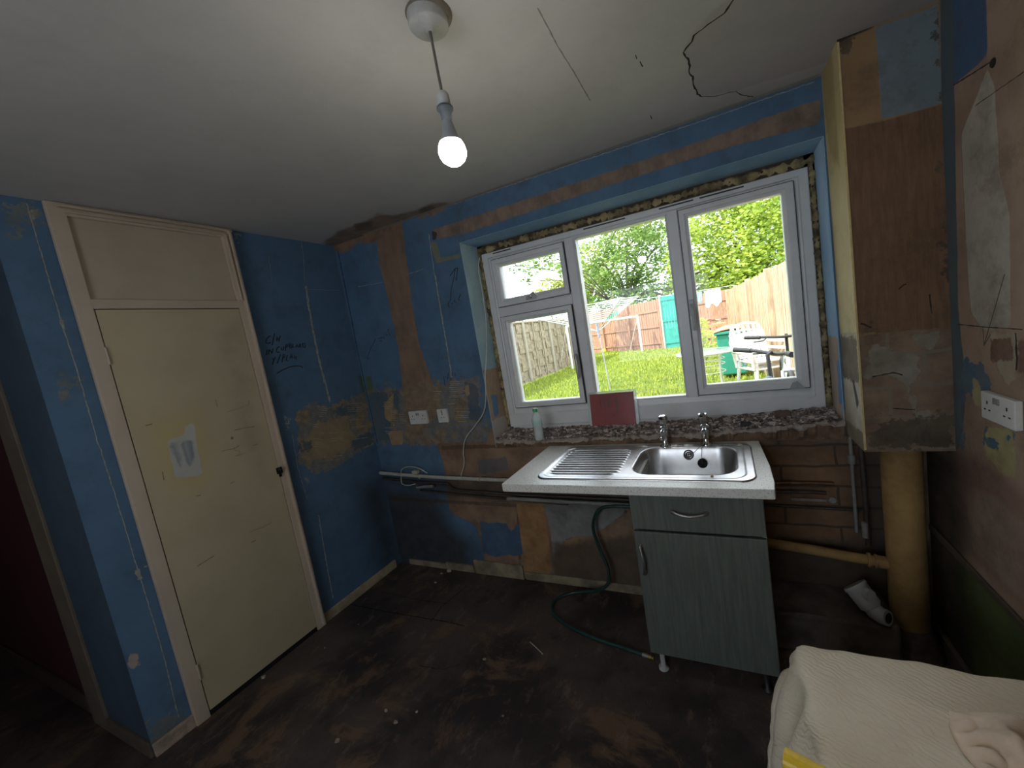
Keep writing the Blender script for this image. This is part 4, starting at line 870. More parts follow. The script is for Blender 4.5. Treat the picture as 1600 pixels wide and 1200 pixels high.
dk = simple('dull dark pipe', (.055, .045, .038), .5, .3, var=.3, nscale=30); cp = simple('old copper', (.16, .085, .045), .45, .7, var=.3, nscale=30); gp = simple('grey painted pipe', (.20, .20, .19), .5)
def pipe(name, label, pts, r, m, clips=(), group=None):
    mb = MB(); mb.tube(pts, r, 12); o = mb.build(name, m); tag(o, label, 'pipe', group)
    for i, c in enumerate(clips):
        k = MB(); k.ring(c, r+.0025, .003, (1, 0, 0), 18, 6); k.box((c[0]-.004, c[1], c[2]-.004), (c[0]+.004, -.0005, c[2]+.004)); k.build('clip', m if m is not gp else dk, o)
    return o
pipe('conduit_pipe', 'pale grey conduit running along the wall left of the worktop', [(.004, -.022, .732), (.35, -.022, .712), (.634, -.022, .700), (1.141, -.022, .689), (1.42, -.022, .684), (1.9, -.022, .68)], .0125, simple('pale conduit', (.40, .40, .36), .5), [(.385, -.022, .709), (.9, -.022, .6935)])
pipe('copper_pipe', 'dark pipe just below the pale conduit in the corner', [(.02, -.018, .688), (.40, -.018, .662), (.62, -.018, .655), (.66, -.020, .620), (.70, -.022, .612), (1.2, -.022, .594), (2.0, -.022, .585)], .009, dk, [(.9, -.022, .605)])
pipe('copper_pipe', 'thin dark pipe lowest of the runs left of the cabinet', [(.36, -.016, .600), (.8, -.016, .575), (1.1, -.016, .560), (1.42, -.016, .545), (1.50, -.016, .543)], .0075, dk)
pipe('copper_pipe', 'grey pipe passing behind the cabinet at drawer height', [(1.10, -.045, .575), (1.15, -.045, .578), (1.5, -.045, .572), (2.0, -.045, .566)], .0115, gp, [(1.16, -.03, .577)])
pipe('valve_pipe', 'grey stub of pipe with a valve on the wall left of the worktop', [(.34, -.02, .625), (.37, -.04, .632), (.42, -.04, .640), (.50, -.03, .640)], .010, gp)
for z0, lab, x1, m_ in ((.700, 'bare copper pipe highest of the pair right of the cabinet', 2.83, cp), (.655, 'dark pipe second from the top right of the cabinet', 2.80, dk)):
    pipe('copper_pipe', lab, [(2.45, -.02, z0), (2.6, -.02, z0-.002), (2.75, -.02, z0), (x1, -.02, z0-.004)], .008, m_, [(2.66, -.02, z0-.001)])
pipe('gas_pipe', 'long thin black pipe below the copper pair right of the cabinet', [(2.40, -.014, .583), (2.65, -.014, .578), (2.93, -.014, .572)], .006, dk)
pipe('riser_pipe', 'upright dark pipe with joints close beside the soil pipe', [(2.935, -.055, .43), (2.935, -.055, .70), (2.933, -.05, .90)], .011, dk)
k = MB(); k.tube([(2.900, -.04, .80), (2.900, -.04, .84)], .014, 12); k.tube([(2.900, -.04, .48), (2.900, -.04, .92)], .007, 10); k.tube([(2.925, -.06, .47), (2.925, -.06, .54)], .012, 12)
tag(k.build('pipe_joint', gp), 'grey jointed pipe between the brown blocks and the riser', 'pipe')
k = MB(); k.beam((2.66, -.012, .615), (2.80, -.012, .612), .006, .012); k.lathe([(.016, 0), (.016, .006), (.006, .008), (.005, .004)], (2.825, -.006, .612), (0, -1, 0), 16); tag(k.build('pipe_bracket', simple('grey bracket', (.22, .21, .19), .6)), 'flat grey metal bracket with a round eye on the brown blocks', 'bracket')
# plastic fitting lying on the ledge
ft = thing('pipe_fitting', 'white plastic elbow fitting resting low beside the soil pipe', 'fitting', (2.89, -.16, .20))
wp = simple('white fitting plastic', (.56, .56, .54), .45, var=.06, nscale=20)
A0, A1 = Vector((2.852, -.15, .30)), Vector((2.895, -.19, .238)); dA = (A1-A0).normalized()
mb = MB(); mb.tube([A0, A0+dA*.012, A0+dA*.014, A1, A1+dA*.01], [.047, .049, .045, .043, .034], 24); mb.build('body', wp, ft)
mb = MB(); mb.tube([A1, A1+dA*.022, A1+dA*.03+Vector((.012, -.012, 0)), A1+dA*.03+Vector((.03, -.03, .006))], [.032, .034, .032, .030], 20, caps=True); mb.tube([A0+dA*.03+Vector((.01, -.02, .01)), A0+dA*.035+Vector((.025, -.045, .02))], .024, 16); mb.build('elbow', wp, ft)
c_ = A1+dA*.03+Vector((.03, -.03, .006)); MB().lathe([(.021, 0), (.019, .001), (0, .001)], c_+Vector((.0008, -.0008, 0)), (.7, -.7, .14), 16).build('bore', simple('black bore', (.01, .01, .01), .9), ft)
struct(MB().box((2.53, -.235, 0), (2.98, -.001, .185)).build('trim_7', simple('concrete ledge', (.12, .098, .08), .95, var=.4, nscale=8, bmp=.8, bscale=40), bevel=.012))

# hose
def smooth_path(P, n=10):
    P = [Vector(p) for p in P]; Q = []
    for i in range(len(P)-1):
        p0, p1, p2, p3 = P[max(i-1, 0)], P[i], P[i+1], P[min(i+2, len(P)-1)]
        for k in range(n):
            t = k/n; Q.append(.5*((2*p1)+(-p0+p2)*t+(2*p0-5*p1+4*p2-p3)*t*t+(-p0+3*p1-3*p2+p3)*t**3))
    Q.append(P[-1]); return Q
hs = thing('hose', 'dark green rubber hose drooping from the wall pipes onto the floor', 'hose', (1.60, -.12, 0))
HP = [(1.90, -.06, .565), (1.80, -.06, .565), (1.715, -.06, .545), (1.668, -.06, .48), (1.655, -.06, .40), (1.685, -.065, .28), (1.715, -.075, .18), (1.70, -.09, .10), (1.62, -.09, .05), (1.50, -.085, .022), (1.42, -.12, .011), (1.385, -.18, .010), (1.42, -.26, .010), (1.53, -.325, .010), (1.70, -.375, .010), (1.86, -.40, .010), (1.955, -.418, .011)]
MB().tube(smooth_path(HP), .0095, 12).build('tube', simple('dark green rubber', (.012, .045, .038), .4), hs)
d_ = (Vector(HP[-1])-Vector(HP[-2])).normalized(); e = Vector(HP[-1])
mb = MB(); mb.tube([e, e+d_*.03], .0105, 14); mb.build('ferrule', simple('grey ferrule', (.34, .33, .30), .4, .6), hs)
mb = MB(); mb.tube([e+d_*.03, e+d_*.045], .012, 6); mb.tube([e+d_*.045, e+d_*.055], .008, 12); mb.build('nut', simple('brass', (.42, .30, .10), .35, .9), hs)

# white cable by the window and clip
wc = simple('pale cable sheath', (.46, .47, .42), .5)
CP = [(1.078, .150, 2.10), (1.070, .13, 2.03), (1.075, .12, 1.90), (1.078, .10, 1.70), (1.072, .05, 1.50), (1.066, .0, 1.36), (1.058, -.015, 1.25), (1.020, -.014, 1.14), (.93, -.012, 1.05), (.84, -.012, .97), (.800, -.012, .88), (.790, -.012, .80), (.745, -.014, .712)]
tag(MB().tube(smooth_path(CP), .0038, 8).build('cable', wc), 'thin pale cable hanging from the window reveal down the wall', 'cable')
CP = [(.215, -.03, .700), (.24, -.035, .760), (.31, -.035, .785), (.40, -.035, .775), (.47, -.03, .735)]
CP2 = [(.215, -.03, .700), (.22, -.036, .655), (.28, -.036, .645), (.34, -.03, .655)]
mb = MB(); mb.tube(smooth_path(CP[::-1]+CP2[1:]), .0032, 8); tag(mb.build('cable', wc), 'loop of pale wire hooked over the conduit in the corner', 'cable')
k = MB(); k.box((.335, -.04, .73), (.385, -.008, .755)); tag(k.build('terminal_block', simple('cream block', (.40, .38, .30), .6), bevel=.004), 'cream terminal block on top of the pale conduit', 'connector')

# ================================================================== DEBRIS ON FLOOR
debm = [simple('plaster white', (.42, .38, .32), .95, nscale=60), simple('plaster tan', (.30, .25, .18), .95, nscale=60)]
spots = [(412, 1058, .016, 'largest pale chip, beside the cupboard door threshold'), (507, 1012, .009, 'small chip on the open floor near the door frame'), (702, 892, .02, 'chip near the skirting in the far corner'), (690, 896, .016, 'chip beside the skirting in the far corner'),
  (680, 910, .012, 'chip on the boards in front of the far skirting'), (618, 1128, .014, 'pale chip in the middle of the dark floor'), (603, 1110, .012, 'chip just behind the middle of the dark floor'), (527, 1157, .014, 'chip at the bottom of the picture on the dark floor'),
  (651, 1112, .009, 'tiny chip right of the middle of the floor'), (786, 1118, .007, 'tiny bright chip on the floor in front of the cabinet'), (560, 975, .006, 'speck on the floor near the left skirting'), (757, 1030, .011, 'chip in the centre of the floor below the hose')]
for i, (u, v, s, lab) in enumerate(spots):
    c = at(u, v, 'z', .003); k = MB(); n_ = 7
    P = [(c.x+s*random.uniform(.5, 1)*math.cos(2*PI*a/n_), c.y+s*random.uniform(.35, .8)*math.sin(2*PI*a/n_)) for a in range(n_)]
    k.prism(P, 0.0, s*.5); tag(k.build('plaster_chip', debm[i % 2], bevel=.001), lab[0].upper()*0+'pale plaster '+lab.replace('pale ', ''), 'debris', 'plaster chips on the floor')
c = [at(*q, 'z', .003) for q in ((828, 1003), (838, 1012), (848, 1022))]
tag(MB().tube(smooth_path(c), .0022, 6).build('wire_offcut', wc), 'short curved white wire offcut on the dark floor', 'wire')
mb = MB(); ck2 = simple('floor seam black', (.008, .007, .007), .9)
strokes(mb, [([(540, 943), (600, 955), (700, 972), (726, 978)], .006), ([(672, 972), (690, 948), (730, 915)], .004), ([(595, 925), (660, 938), (700, 943)], .003), ([(655, 1040), (690, 1046), (720, 1038)], .003)], 'z', 0, (0, 0, 1), .004, .003, .0006)
mb.build('floor_cracks', ck2, bpy.data.objects['floor'])

# ================================================================== DUST SHEET
SHX0, SHX1, SHY0, SHY1, SHZ = 2.575, 3.125, -2.15, -.90, .600
def sheet():
    nx, ny = 150, 230; dropL, dropB = .60, .60
    us = np.linspace(SHX0-dropL, W_-.02, nx); vs_ = np.linspace(SHY0, SHY1+dropB, ny); vs = []
    for v in vs_:
        for u in us:
            dx = max(0, SHX0-u); dy = max(0, v-SHY1); d = math.hypot(dx, dy)
            rr = .03
            def down(t): # horizontal travel, drop
                if t < rr*PI/2: a = t/rr; return rr*math.sin(a), rr*(1-math.cos(a))
                return rr+.10*(1-math.exp(-(t-rr*PI/2)/.28)), rr+(t-rr*PI/2)*.985
            hx, dz = down(d) if d > 0 else (0, 0)
            nxv, nyv = (-dx/d, dy/d) if d > 0 else (0, 0)
            bx0, by0 = max(u, SHX0), min(v, SHY1)
            x = bx0+nxv*hx; y = by0+nyv*hx; z = SHZ-dz
            # folds
            f = .005*noise.noise((u*6, v*6, 0))+.0025*noise.noise((u*16, v*16, 3))+.0016*math.sin((u*.75+v*1.0)*95+5*noise.noise((u*4, v*4, 7)))*max(0, noise.noise((u*3, v*3, 5))+.35)
            # ridge lines fanning from the left back corner and a sag along the far edge
            f += .012*math.exp(-((v-(SHY1-.105-.10*(u-SHX0)))/.028)**2)*min(1, max(0, (u-SHX0-.12)/.2))
            f -= .010*math.exp(-((v-(SHY1-.16-.10*(u-SHX0)))/.035)**2)*min(1, max(0, (u-SHX0-.12)/.2))
            if d > 0:
                k = min(1, d/.15); fold = .022*k*math.sin((bx0*(nyv*0+1)*0+(v if dx > dy else u))*38+3*noise.noise((u*3, v*3, 2)))
                x += nxv*(fold+f); y += nyv*(fold+f)
                z = max(z, .004+.004*(noise.noise((u*20, v*20, 4))+1))
            z += f*(1 if d < rr else .3)
            x = min(x, W_-.022) if d == 0 else x
            z = max(z, .003)
            vs.append((x, y, z))
    fs = [(j*nx+i, j*nx+i+1, (j+1)*nx+i+1, (j+1)*nx+i) for j in range(ny-1) for i in range(nx-1)]
    return vs, fs
mb = MB(); mb.add(*sheet(), smooth=True)
def cloth():
    m, n, b = mat('cream cotton dust sheet')
    c = mixc(n, ramp(n, nse(n, 3, 5, .6), .35, .65), (.66, .58, .44), (.74, .66, .51))
    c = mixc(n, mth(n, 'MULTIPLY', ramp(n, nse(n, 12, 5, .7), .6, .75), .4), c, (.56, .47, .35))
    n.links.new(c, b.inputs['Base Color']); b.inputs['Roughness'].default_value = .95; b.inputs['Specular IOR Level'].default_value = .1
    wv = N(n, 'ShaderNodeTexWave', Scale=30.0, Distortion=9.0, Detail=3.0); wv.bands_direction = 'DIAGONAL'; n.links.new(coords(n, (1, 1.4, 1)), wv.inputs['Vector'])
    gate = ramp(n, nse(n, 2.5, 3, .5, off=(2, 2, 2)), .38, .6)
    h = mth(n, 'ADD', mth(n, 'MULTIPLY', mth(n, 'MULTIPLY', wv.outputs['Fac'], gate), .38), mth(n, 'MULTIPLY', nse(n, 180, 3, .6), .25))
    bump(n, b, h, .55, .006); return m
CL = cloth()
ds = mb.build('dust_sheet', CL); tag(ds, 'large cream cotton dust sheet draped over a boxy shape in the corner', 'dust sheet')
so = ds.modifiers.new('thick', 'SOLIDIFY'); so.thickness = .0015; so.offset = 1
# crumpled rag on top
rc = at(1545, 1150, 'z', .61)
def rag(cx, cy, rx, ry, h, seed, z0):
    n_ = 44; vs = []
    for j in range(n_):
        for i in range(n_):
            a = i/(n_-1)*2-1; b_ = j/(n_-1)*2-1
            rr = math.hypot(a, b_); x = cx+a*rx*(1-.15*b_*b_); y = cy+b_*ry*(1-.15*a*a)
            e_ = max(0, 1-max(abs(a), abs(b_)))
            z = z0+h*(e_**.5)*(.45+.55*abs(noise.noise((a*1.7+seed, b_*1.7, seed))*2))+.008*noise.noise((a*6, b_*6, seed))*e_
            vs.append((x, y, max(z, z0)))
    return vs, [(j*n_+i, j*n_+i+1, (j+1)*n_+i+1, (j+1)*n_+i) for j in range(n_-1) for i in range(n_-1)]
mb = MB(); mb.add(*rag(rc.x+.04, rc.y-.02, .10, .075, .055, 3.3, .603), smooth=True)
o = mb.build('crumpled_rag', simple('pinkish beige cloth', (.60, .48, .36), .95, var=.15, nscale=12, bmp=.5, bscale=90)); tag(o, 'crumpled pinkish beige rag lying on the dust sheet', 'rag')
so = o.modifiers.new('thick', 'SOLIDIFY'); so.thickness = .002; so.offset = 1
# yellow channel
ya, yb = at(1226, 1186, 'z', .63), at(1300, 1225, 'z', .63)
d_ = (yb-ya).normalized(); s_ = Vector((d_.y, -d_.x, 0)); yt = thing('yellow_plastic_channel', 'yellow plastic channel end poking out on the dust sheet', 'plastic channel', (ya.x, ya.y, .605))
mb = MB(); prof = [(.020*math.cos(a), .020*math.sin(a)) for a in np.linspace(-.5, PI+.5, 14)]+[(.016*math.cos(a), .016*math.sin(a)) for a in np.linspace(PI+.5, -.5, 14)]
vs = [ya+s_*p[0]+Vector((0, 0, p[1]))+d_*t for t in (0, .28) for p in prof]; k_ = len(prof)
mb.add(vs, [tuple(range(k_)), tuple(range(k_, 2*k_))[::-1]]+[(i, (i+1) % k_, k_+(i+1) % k_, k_+i) for i in range(k_)]); mb.build('channel', simple('bright yellow plastic', (.72, .48, .015), .4), yt)

# ================================================================== OUTSIDE
G = .20
def grass_mat():
    m, n, b = mat('lawn'); c = mixc(n, ramp(n, nse(n, 1.2, 6, .65), .35, .65), (.18, .24, .022), (.27, .32, .03))
    c = mixc(n, mth(n, 'MULTIPLY', ramp(n, nse(n, .9, 4, .6, off=(5, 1, 0)), .60, .68), .6), c, (.30, .20, .12))
    c = mixc(n, ramp(n, nse(n, 40, 5, .7), .35, .7), [x for x in (.10, .17, .02)], c)
    n.links.new(c, b.inputs['Base Color']); b.inputs['Roughness'].default_value = .9; bump(n, b, nse(n, 30, 5, .7), 1, .05); return m
tag(MB().box((-14, .30, G-.2), (16, 40, G)).build('garden_ground', grass_mat()), 'sunlit lawn behind the house with bare earth patches', 'lawn', kind='structure')
mb = MB()
for i in range(26000):
    y = 2.5+15*random.random()**1.2; x = random.uniform(-3, 3.2); h = random.uniform(.03, .085)*(1.5 if x < -2.2 else 1); a = random.uniform(0, PI); ww = .006+.0018*y*.5
    dx, dy = math.cos(a)*ww, math.sin(a)*ww; lx, ly = random.uniform(-.03, .03), random.uniform(-.03, .03)
    mb.add([(x-dx, y-dy, G-.005), (x+dx, y+dy, G-.005), (x+lx, y+ly, G+h)], [(0, 1, 2)])
def blade():
    m, n, b = mat('grass blades'); g = n.nodes.new('ShaderNodeNewGeometry'); c = mixc(n, g.outputs['Random Per Island'], (.24, .31, .03), (.42, .48, .06)); n.links.new(c, b.inputs['Base Color']); b.inputs['Roughness'].default_value = .7; return m
tag(mb.build('grass', blade()), 'tufts of bright green grass growing over the lawn', 'grass', kind='stuff')

def timber(name, a, b_): return simple(name, a, .85, var=.25, nscale=8, stretch=(3, 3, .4))
# left woven fence
lf = thing('panel_fence', 'grey brown horizontal weave fence panels along the left of the lawn', 'fence', (-3.0, 6, G))
lm = simple('weathered weave timber', (.33, .27, .19), .9, var=.3, nscale=10); pm = simple('concrete post', (.40, .36, .30), .9, nscale=12)
ys = [.8+1.83*i for i in range(8)]
for i in range(7):
    y0, y1 = ys[i]+.05, ys[i+1]-.05; mb = MB(); z = G+.05
    while z < G+1.78:
        nn_ = 10
        for k in range(nn_):
            a, b_ = y0+(y1-y0)*k/nn_, y0+(y1-y0)*(k+1)/nn_; off = .012*(1 if (k//2+int(z*20)) % 2 else -1)
            mb.box((-3.0+off-.005, a, z), (-3.0+off+.005, b_, z+.084))
        z += .085
    mb.box((-3.016, y0, G+.05), (-3.012, y1, G+1.80)); pn = mb.build('fence_panel', lm, lf)
    mb = MB()
    for k in range(4):
        yy = y0+(y1-y0)*(k)/3; mb.box((-2.975, yy-.02, G+.04), (-2.955, yy+.02, G+1.8))
    mb.box((-3.03, y0, G+1.79), (-2.95, y1, G+1.82)); mb.build('batten', simple('pale batten', (.42, .35, .25), .9, nscale=15), pn)
for y in ys: MB().box((-3.05, y-.05, G-.1), (-2.94, y+.05, G+1.86)).build('fence_post', pm, lf)
# right board fence
def boardfence(name, label, p, q, h, mcol, group=None, rails=True, bw=.13, side=-1):
    p, q = Vector(p), Vector(q); t = thing(name, label, 'fence', tuple((p+q)/2)); L = (q-p).length; d = (q-p).normalized(); s = Vector((-d.y, d.x, 0))*side; nseg = max(1, round(L/1.83))
    for k in range(nseg):
        a = p+d*L*k/nseg; Ls = L/nseg; mb = MB(); nb = int(Ls/bw)
        for i in range(nb):
            c = a+d*(Ls*(i+.5)/nb)+s*random.uniform(0, .006); hh = h+random.uniform(-.012, .012)
            mb.obox(c+Vector((0, 0, hh/2)), (Ls/nb*.48, .009, hh/2), Matrix((d, s, Vector((0, 0, 1)))).transposed() @ Matrix.Rotation(.06, 3, 'Z'))
        pn = mb.build('fence_panel', mcol, t)
        if rails:
            mb = MB()
            for z in (.25, .95, 1.6): 
                if z < h-.1: mb.obox(a+d*Ls/2+s*.03+Vector((0, 0, z)), (Ls/2, .02, .035), Matrix((d, s, Vector((0, 0, 1)))).transposed())
            mb.build('rail', mcol, pn)
    for k in range(nseg+1):
        c = p+d*L*k/nseg+s*(.05 if rails else -.05); MB().obox(c+Vector((0, 0, h/2)), (.045, .045, h/2+.02), Matrix((d, s, Vector((0, 0, 1)))).transposed()).build('fence_post', mcol, t)
    return t
bm1 = timber('pale larch boards', (.50, .37, .25), 0); bm2 = timber('red brown boards', (.36, .19, .12), 0)
boardfence('board_fence', 'tall pale vertical board fence in sun on the right of the garden', (3.50, .9, G), (2.62, 10.6, G), 1.80, bm1, rails=False, bw=.075)
boardfence('back_fence', 'red brown board fence with rails across the end of the lawn', (-4.6, 17.6, G), (.03, 14.5, G), 2.05, bm2, side=-1)
# teal gate
tg = thing('garden_gate', 'teal painted plank gate beside the brown back fence', 'gate', (.55, 14.35, G))
teal = simple('teal paint', (.02, .33, .27), .6, var=.2, nscale=6)
mb = MB()
for i in range(8): mb.box((.12+i*.115, 14.34, G), (.12+i*.115+.110, 14.36, G+2.15))
mb.build('planks', teal, tg)
for z in (.2, 1.1, 1.95): MB().box((.12, 14.31, G+z), (1.04, 14.34, G+z+.09)).build('ledge', teal, tg)
MB().box((.05, 14.30, G), (.12, 14.40, G+2.2)).build('gate_post', simple('pale post', (.55, .45, .36), .9), tg)
boardfence('trellis_fence', 'brown fence behind the workbench at the far right', (1.10, 14.3, G), (3.4, 13.6, G), 1.95, bm2)
# workbench
wbn = thing('garden_bench', 'rough timber workbench standing against the far right fence', 'bench', (2.1, 11.2, G)); tm = simple('orange timber', (.46, .28, .14), .8, nscale=12)
MB().box((1.45, 10.9, G+.78), (2.45, 11.6, G+.86)).build('bench_top', tm, wbn)
for x in (1.50, 2.38):
    for y in (10.95, 11.5): MB().box((x, y, G), (x+.07, y+.07, G+.78)).build('leg', tm, wbn)
mb = MB(); mb.beam((1.55, 10.93, G+.1), (2.0, 10.93, G+.75), .03, .06); mb.beam((2.4, 10.93, G+.1), (2.0, 10.93, G+.75), .03, .06); mb.build('brace', tm, wbn)
for i, (x, y, s, col, lab) in enumerate(((1.62, 11.2, .10, (.55, .25, .16), 'red brown flower pot on the left of the workbench'), (1.95, 11.1, .12, (.50, .22, .15), 'red brown flower pot in the middle of the workbench'), (2.25, 11.2, .08, (.55, .5, .42), 'pale pot on the right end of the workbench'))):
    MBx = MB().lathe([(s*.7, 0), (s, s*1.3), (s*1.05, s*1.3), (s*1.05, s*1.6), (s*.9, s*1.6), (s*.8, s*.3)], (x, y, G+.86), n=16); tag(MBx.build('flower_pot', simple('pot%d' % i, col, .8)), lab, 'plant pot', 'pots on the workbench')
# clothes line + clothes
cl_ = simple('white line', (.75, .75, .72), .6)
LA, LB = Vector((-3.0, 9.5, 2.45)), Vector((2.75, 9.2, 2.05))
ln = [LA.lerp(LB, i/20)-Vector((0, 0, .10*math.sin(PI*i/20))) for i in range(21)]
tag(MB().tube(ln, .006, 5).build('washing_line', cl_), 'white washing line strung across the garden above the fence', 'washing line')
c1 = at(1100, 462, 'y', 9.25)
def hang(x0, x1, zt, drop, y, m, lab):
    n_ = 14; mb = MB(); vs = []
    for j in range(n_):
        for i in range(n_):
            x = x0+(x1-x0)*i/(n_-1); z = zt-drop*j/(n_-1)*(1+.15*math.sin(i*.9)); vs.append((x, y+.03*math.sin(i*1.1+j*.3), z))
    mb.add(vs, [(j*n_+i, j*n_+i+1, (j+1)*n_+i+1, (j+1)*n_+i) for j in range(n_-1) for i in range(n_-1)], True)
    o = mb.build('washing', m); tag(o, lab, 'clothes'); s = o.modifiers.new('t', 'SOLIDIFY'); s.thickness = .008
hang(c1.x+.02, c1.x+.42, c1.z+.12, .42, 9.25, simple('white washing cloth', (.8, .8, .8), .9), 'white garment pegged on the washing line at the right')
hang(c1.x-.22, c1.x-.05, c1.z+.12, .28, 9.25, simple('pale blue cloth', (.40, .62, .70), .9), 'pale blue cloth pegged on the line beside the white garment')
# rotary dryer
rd = thing('rotary_dryer', 'half folded rotary clothes dryer on a thin pole in the lawn', 'clothes dryer', (.10, 5.8, G)); alm = simple('dull aluminium', (.55, .56, .56), .4, .5)
hub = Vector((.02, 5.8, 1.42)); MB().tube([(.10, 5.8, G), hub], .016, 10).build('pole', alm, rd)
MB().tube([hub-Vector((0, 0, .1)), hub+Vector((-.01, 0, .2))], .028, 12).build('hub', simple('blue grey hub', (.3, .33, .45), .5), rd)
ends = [Vector((.66, 5.5, 2.02)), Vector((.80, 6.5, 2.05)), Vector((-1.45, 6.3, 2.10)), Vector((-1.30, 5.1, 1.98))]
for e in ends: MB().tube([hub+Vector((0, 0, .02)), e], .010, 8).build('arm', alm, rd)
mb = MB()
for k in range(1, 11):
    t = .35+.065*k; P = [hub.lerp(e, t) for e in ends]
    for a, b_ in ((0, 1), (1, 2), (2, 3), (3, 0)):
        for oz in (0, .012): mb.tube([P[a]+Vector((0, 0, oz)), P[a].lerp(P[b_], .5)-Vector((0, 0, .02)), P[b_]+Vector((0, 0, oz))], .0042, 4, False)
mb.build('lines', simple('grey line', (.62, .62, .62), .6), rd)
mb = MB(); g_ = hub.lerp(ends[0], .45); 
for k in range(6): mb.box((g_.x+.04*k-.02, g_.y-.01, g_.z-.04+.012*k), (g_.x+.04*k, g_.y+.01, g_.z+.04+.014*k))
mb.build('pegs', simple('green pegs', (.05, .45, .25), .5), rd)
# goal
gl = thing('football_goal', 'white metal football goal frame standing near the far fence', 'goal', (-1.7, 12.5, G)); gm = simple('white goal tube', (.75, .77, .75), .4)
a, b_ = Vector((-2.50, 10.33, G)), Vector((-.88, 14.4, G)); hh = Vector((0, 0, 1.50))
for q in (a, b_): MB().tube([q, q+hh], .045, 12).build('goal_post', gm, gl)
MB().tube([a+hh, b_+hh], .045, 12).build('crossbar', gm, gl)
back = Vector((-.5, .2, 0))
for q, s in ((a, .9), (b_, .9)): MB().tube([q+hh, q+back*1.2+Vector((0, 0, .02)), q], .009, 8).build('stay', gm, gl)
# wheelie bin
bn = thing('wheelie_bin', 'green wheelie bin with an orange brown lid by the pale fence', 'bin', (2.52, 6.15, G)); bg_ = simple('green bin plastic', (.04, .30, .22), .45, var=.08); lidm = simple('orange brown lid', (.50, .24, .14), .5)
bx0, by0 = 2.52, 6.15
def frus(mb, c, w0, d0, w1, d1, h):
    vs = [(c[0]+sx*w0/2, c[1]+sy*d0/2, c[2]) for sx, sy in ((-1, -1), (1, -1), (1, 1), (-1, 1))]+[(c[0]+sx*w1/2, c[1]+sy*d1/2, c[2]+h) for sx, sy in ((-1, -1), (1, -1), (1, 1), (-1, 1))]
    mb.add(vs, [(0, 3, 2, 1), (4, 5, 6, 7), (0, 1, 5, 4), (1, 2, 6, 5), (2, 3, 7, 6), (3, 0, 4, 7)])
mb = MB(); frus(mb, (bx0, by0, G+.06), .42, .50, .52, .62, .78); mb.build('body', bg_, bn, bevel=.03)
mb = MB(); mb.box((bx0-.29, by0-.35, G+.84), (bx0+.29, by0+.33, G+.90)); mb.build('rim', bg_, bn, bevel=.015)
mb = MB(); n_ = 12; vs = []
for j in range(n_):
    for i in range(n_):
        u, v = i/(n_-1)*2-1, j/(n_-1)*2-1; vs.append((bx0+u*.30, by0+v*.36, G+.90+.10*(1-u*u)*(1-.6*v*v)))
mb.add(vs, [(j*n_+i, j*n_+i+1, (j+1)*n_+i+1, (j+1)*n_+i) for j in range(n_-1) for i in range(n_-1)], True); lo = mb.build('lid', lidm, bn); s = lo.modifiers.new('t', 'SOLIDIFY'); s.thickness = .02
for sx in (-.2, .2): MB().lathe([(0, -.02), (.1, -.02), (.1, .02), (0, .02)], (bx0+sx, by0+.25, G+.10), (1, 0, 0), 18).build('wheel', blackr, bn)
# garden table
tb = thing('garden_table', 'glass topped garden table with white curved metal legs', 'table', (2.22, 4.3, G)); wm = simple('white painted steel', (.78, .78, .75), .4)
tcx, tcy, tr_ = 2.12, 4.35, .42
MB().lathe([(0, .716), (tr_, .716), (tr_+.01, .722), (tr_, .728), (0, .728)], (tcx, tcy, G), n=40).build('glass_top', clearp('greenish table glass', (.30, .45, .38), .55), tb)
mb = MB(); mb.ring((tcx, tcy, G+.708), tr_, .016, (0, 0, 1), 44, 8); mb.build('rim', wm, tb)
for k in range(4):
    a = PI/4+k*PI/2; u = Vector((math.cos(a), math.sin(a), 0)); c = Vector((tcx, tcy, G))
    MB().tube(smooth_path([c+u*.36+Vector((0, 0, .705)), c+u*.30+Vector((0, 0, .64)), c+u*.27+Vector((0, 0, .40)), c+u*.30+Vector((0, 0, .2)), c+u*.42+Vector((0, 0, .01))], 6), .013, 8).build('leg', wm, tb)
for z in (.60, .50, .36):
    pass
mb = MB()
for z in (.60, .52, .40): mb.ring((tcx, tcy, G+z), .27, .007, (0, 0, 1), 32, 6)
mb.build('hoops', wm, tb)
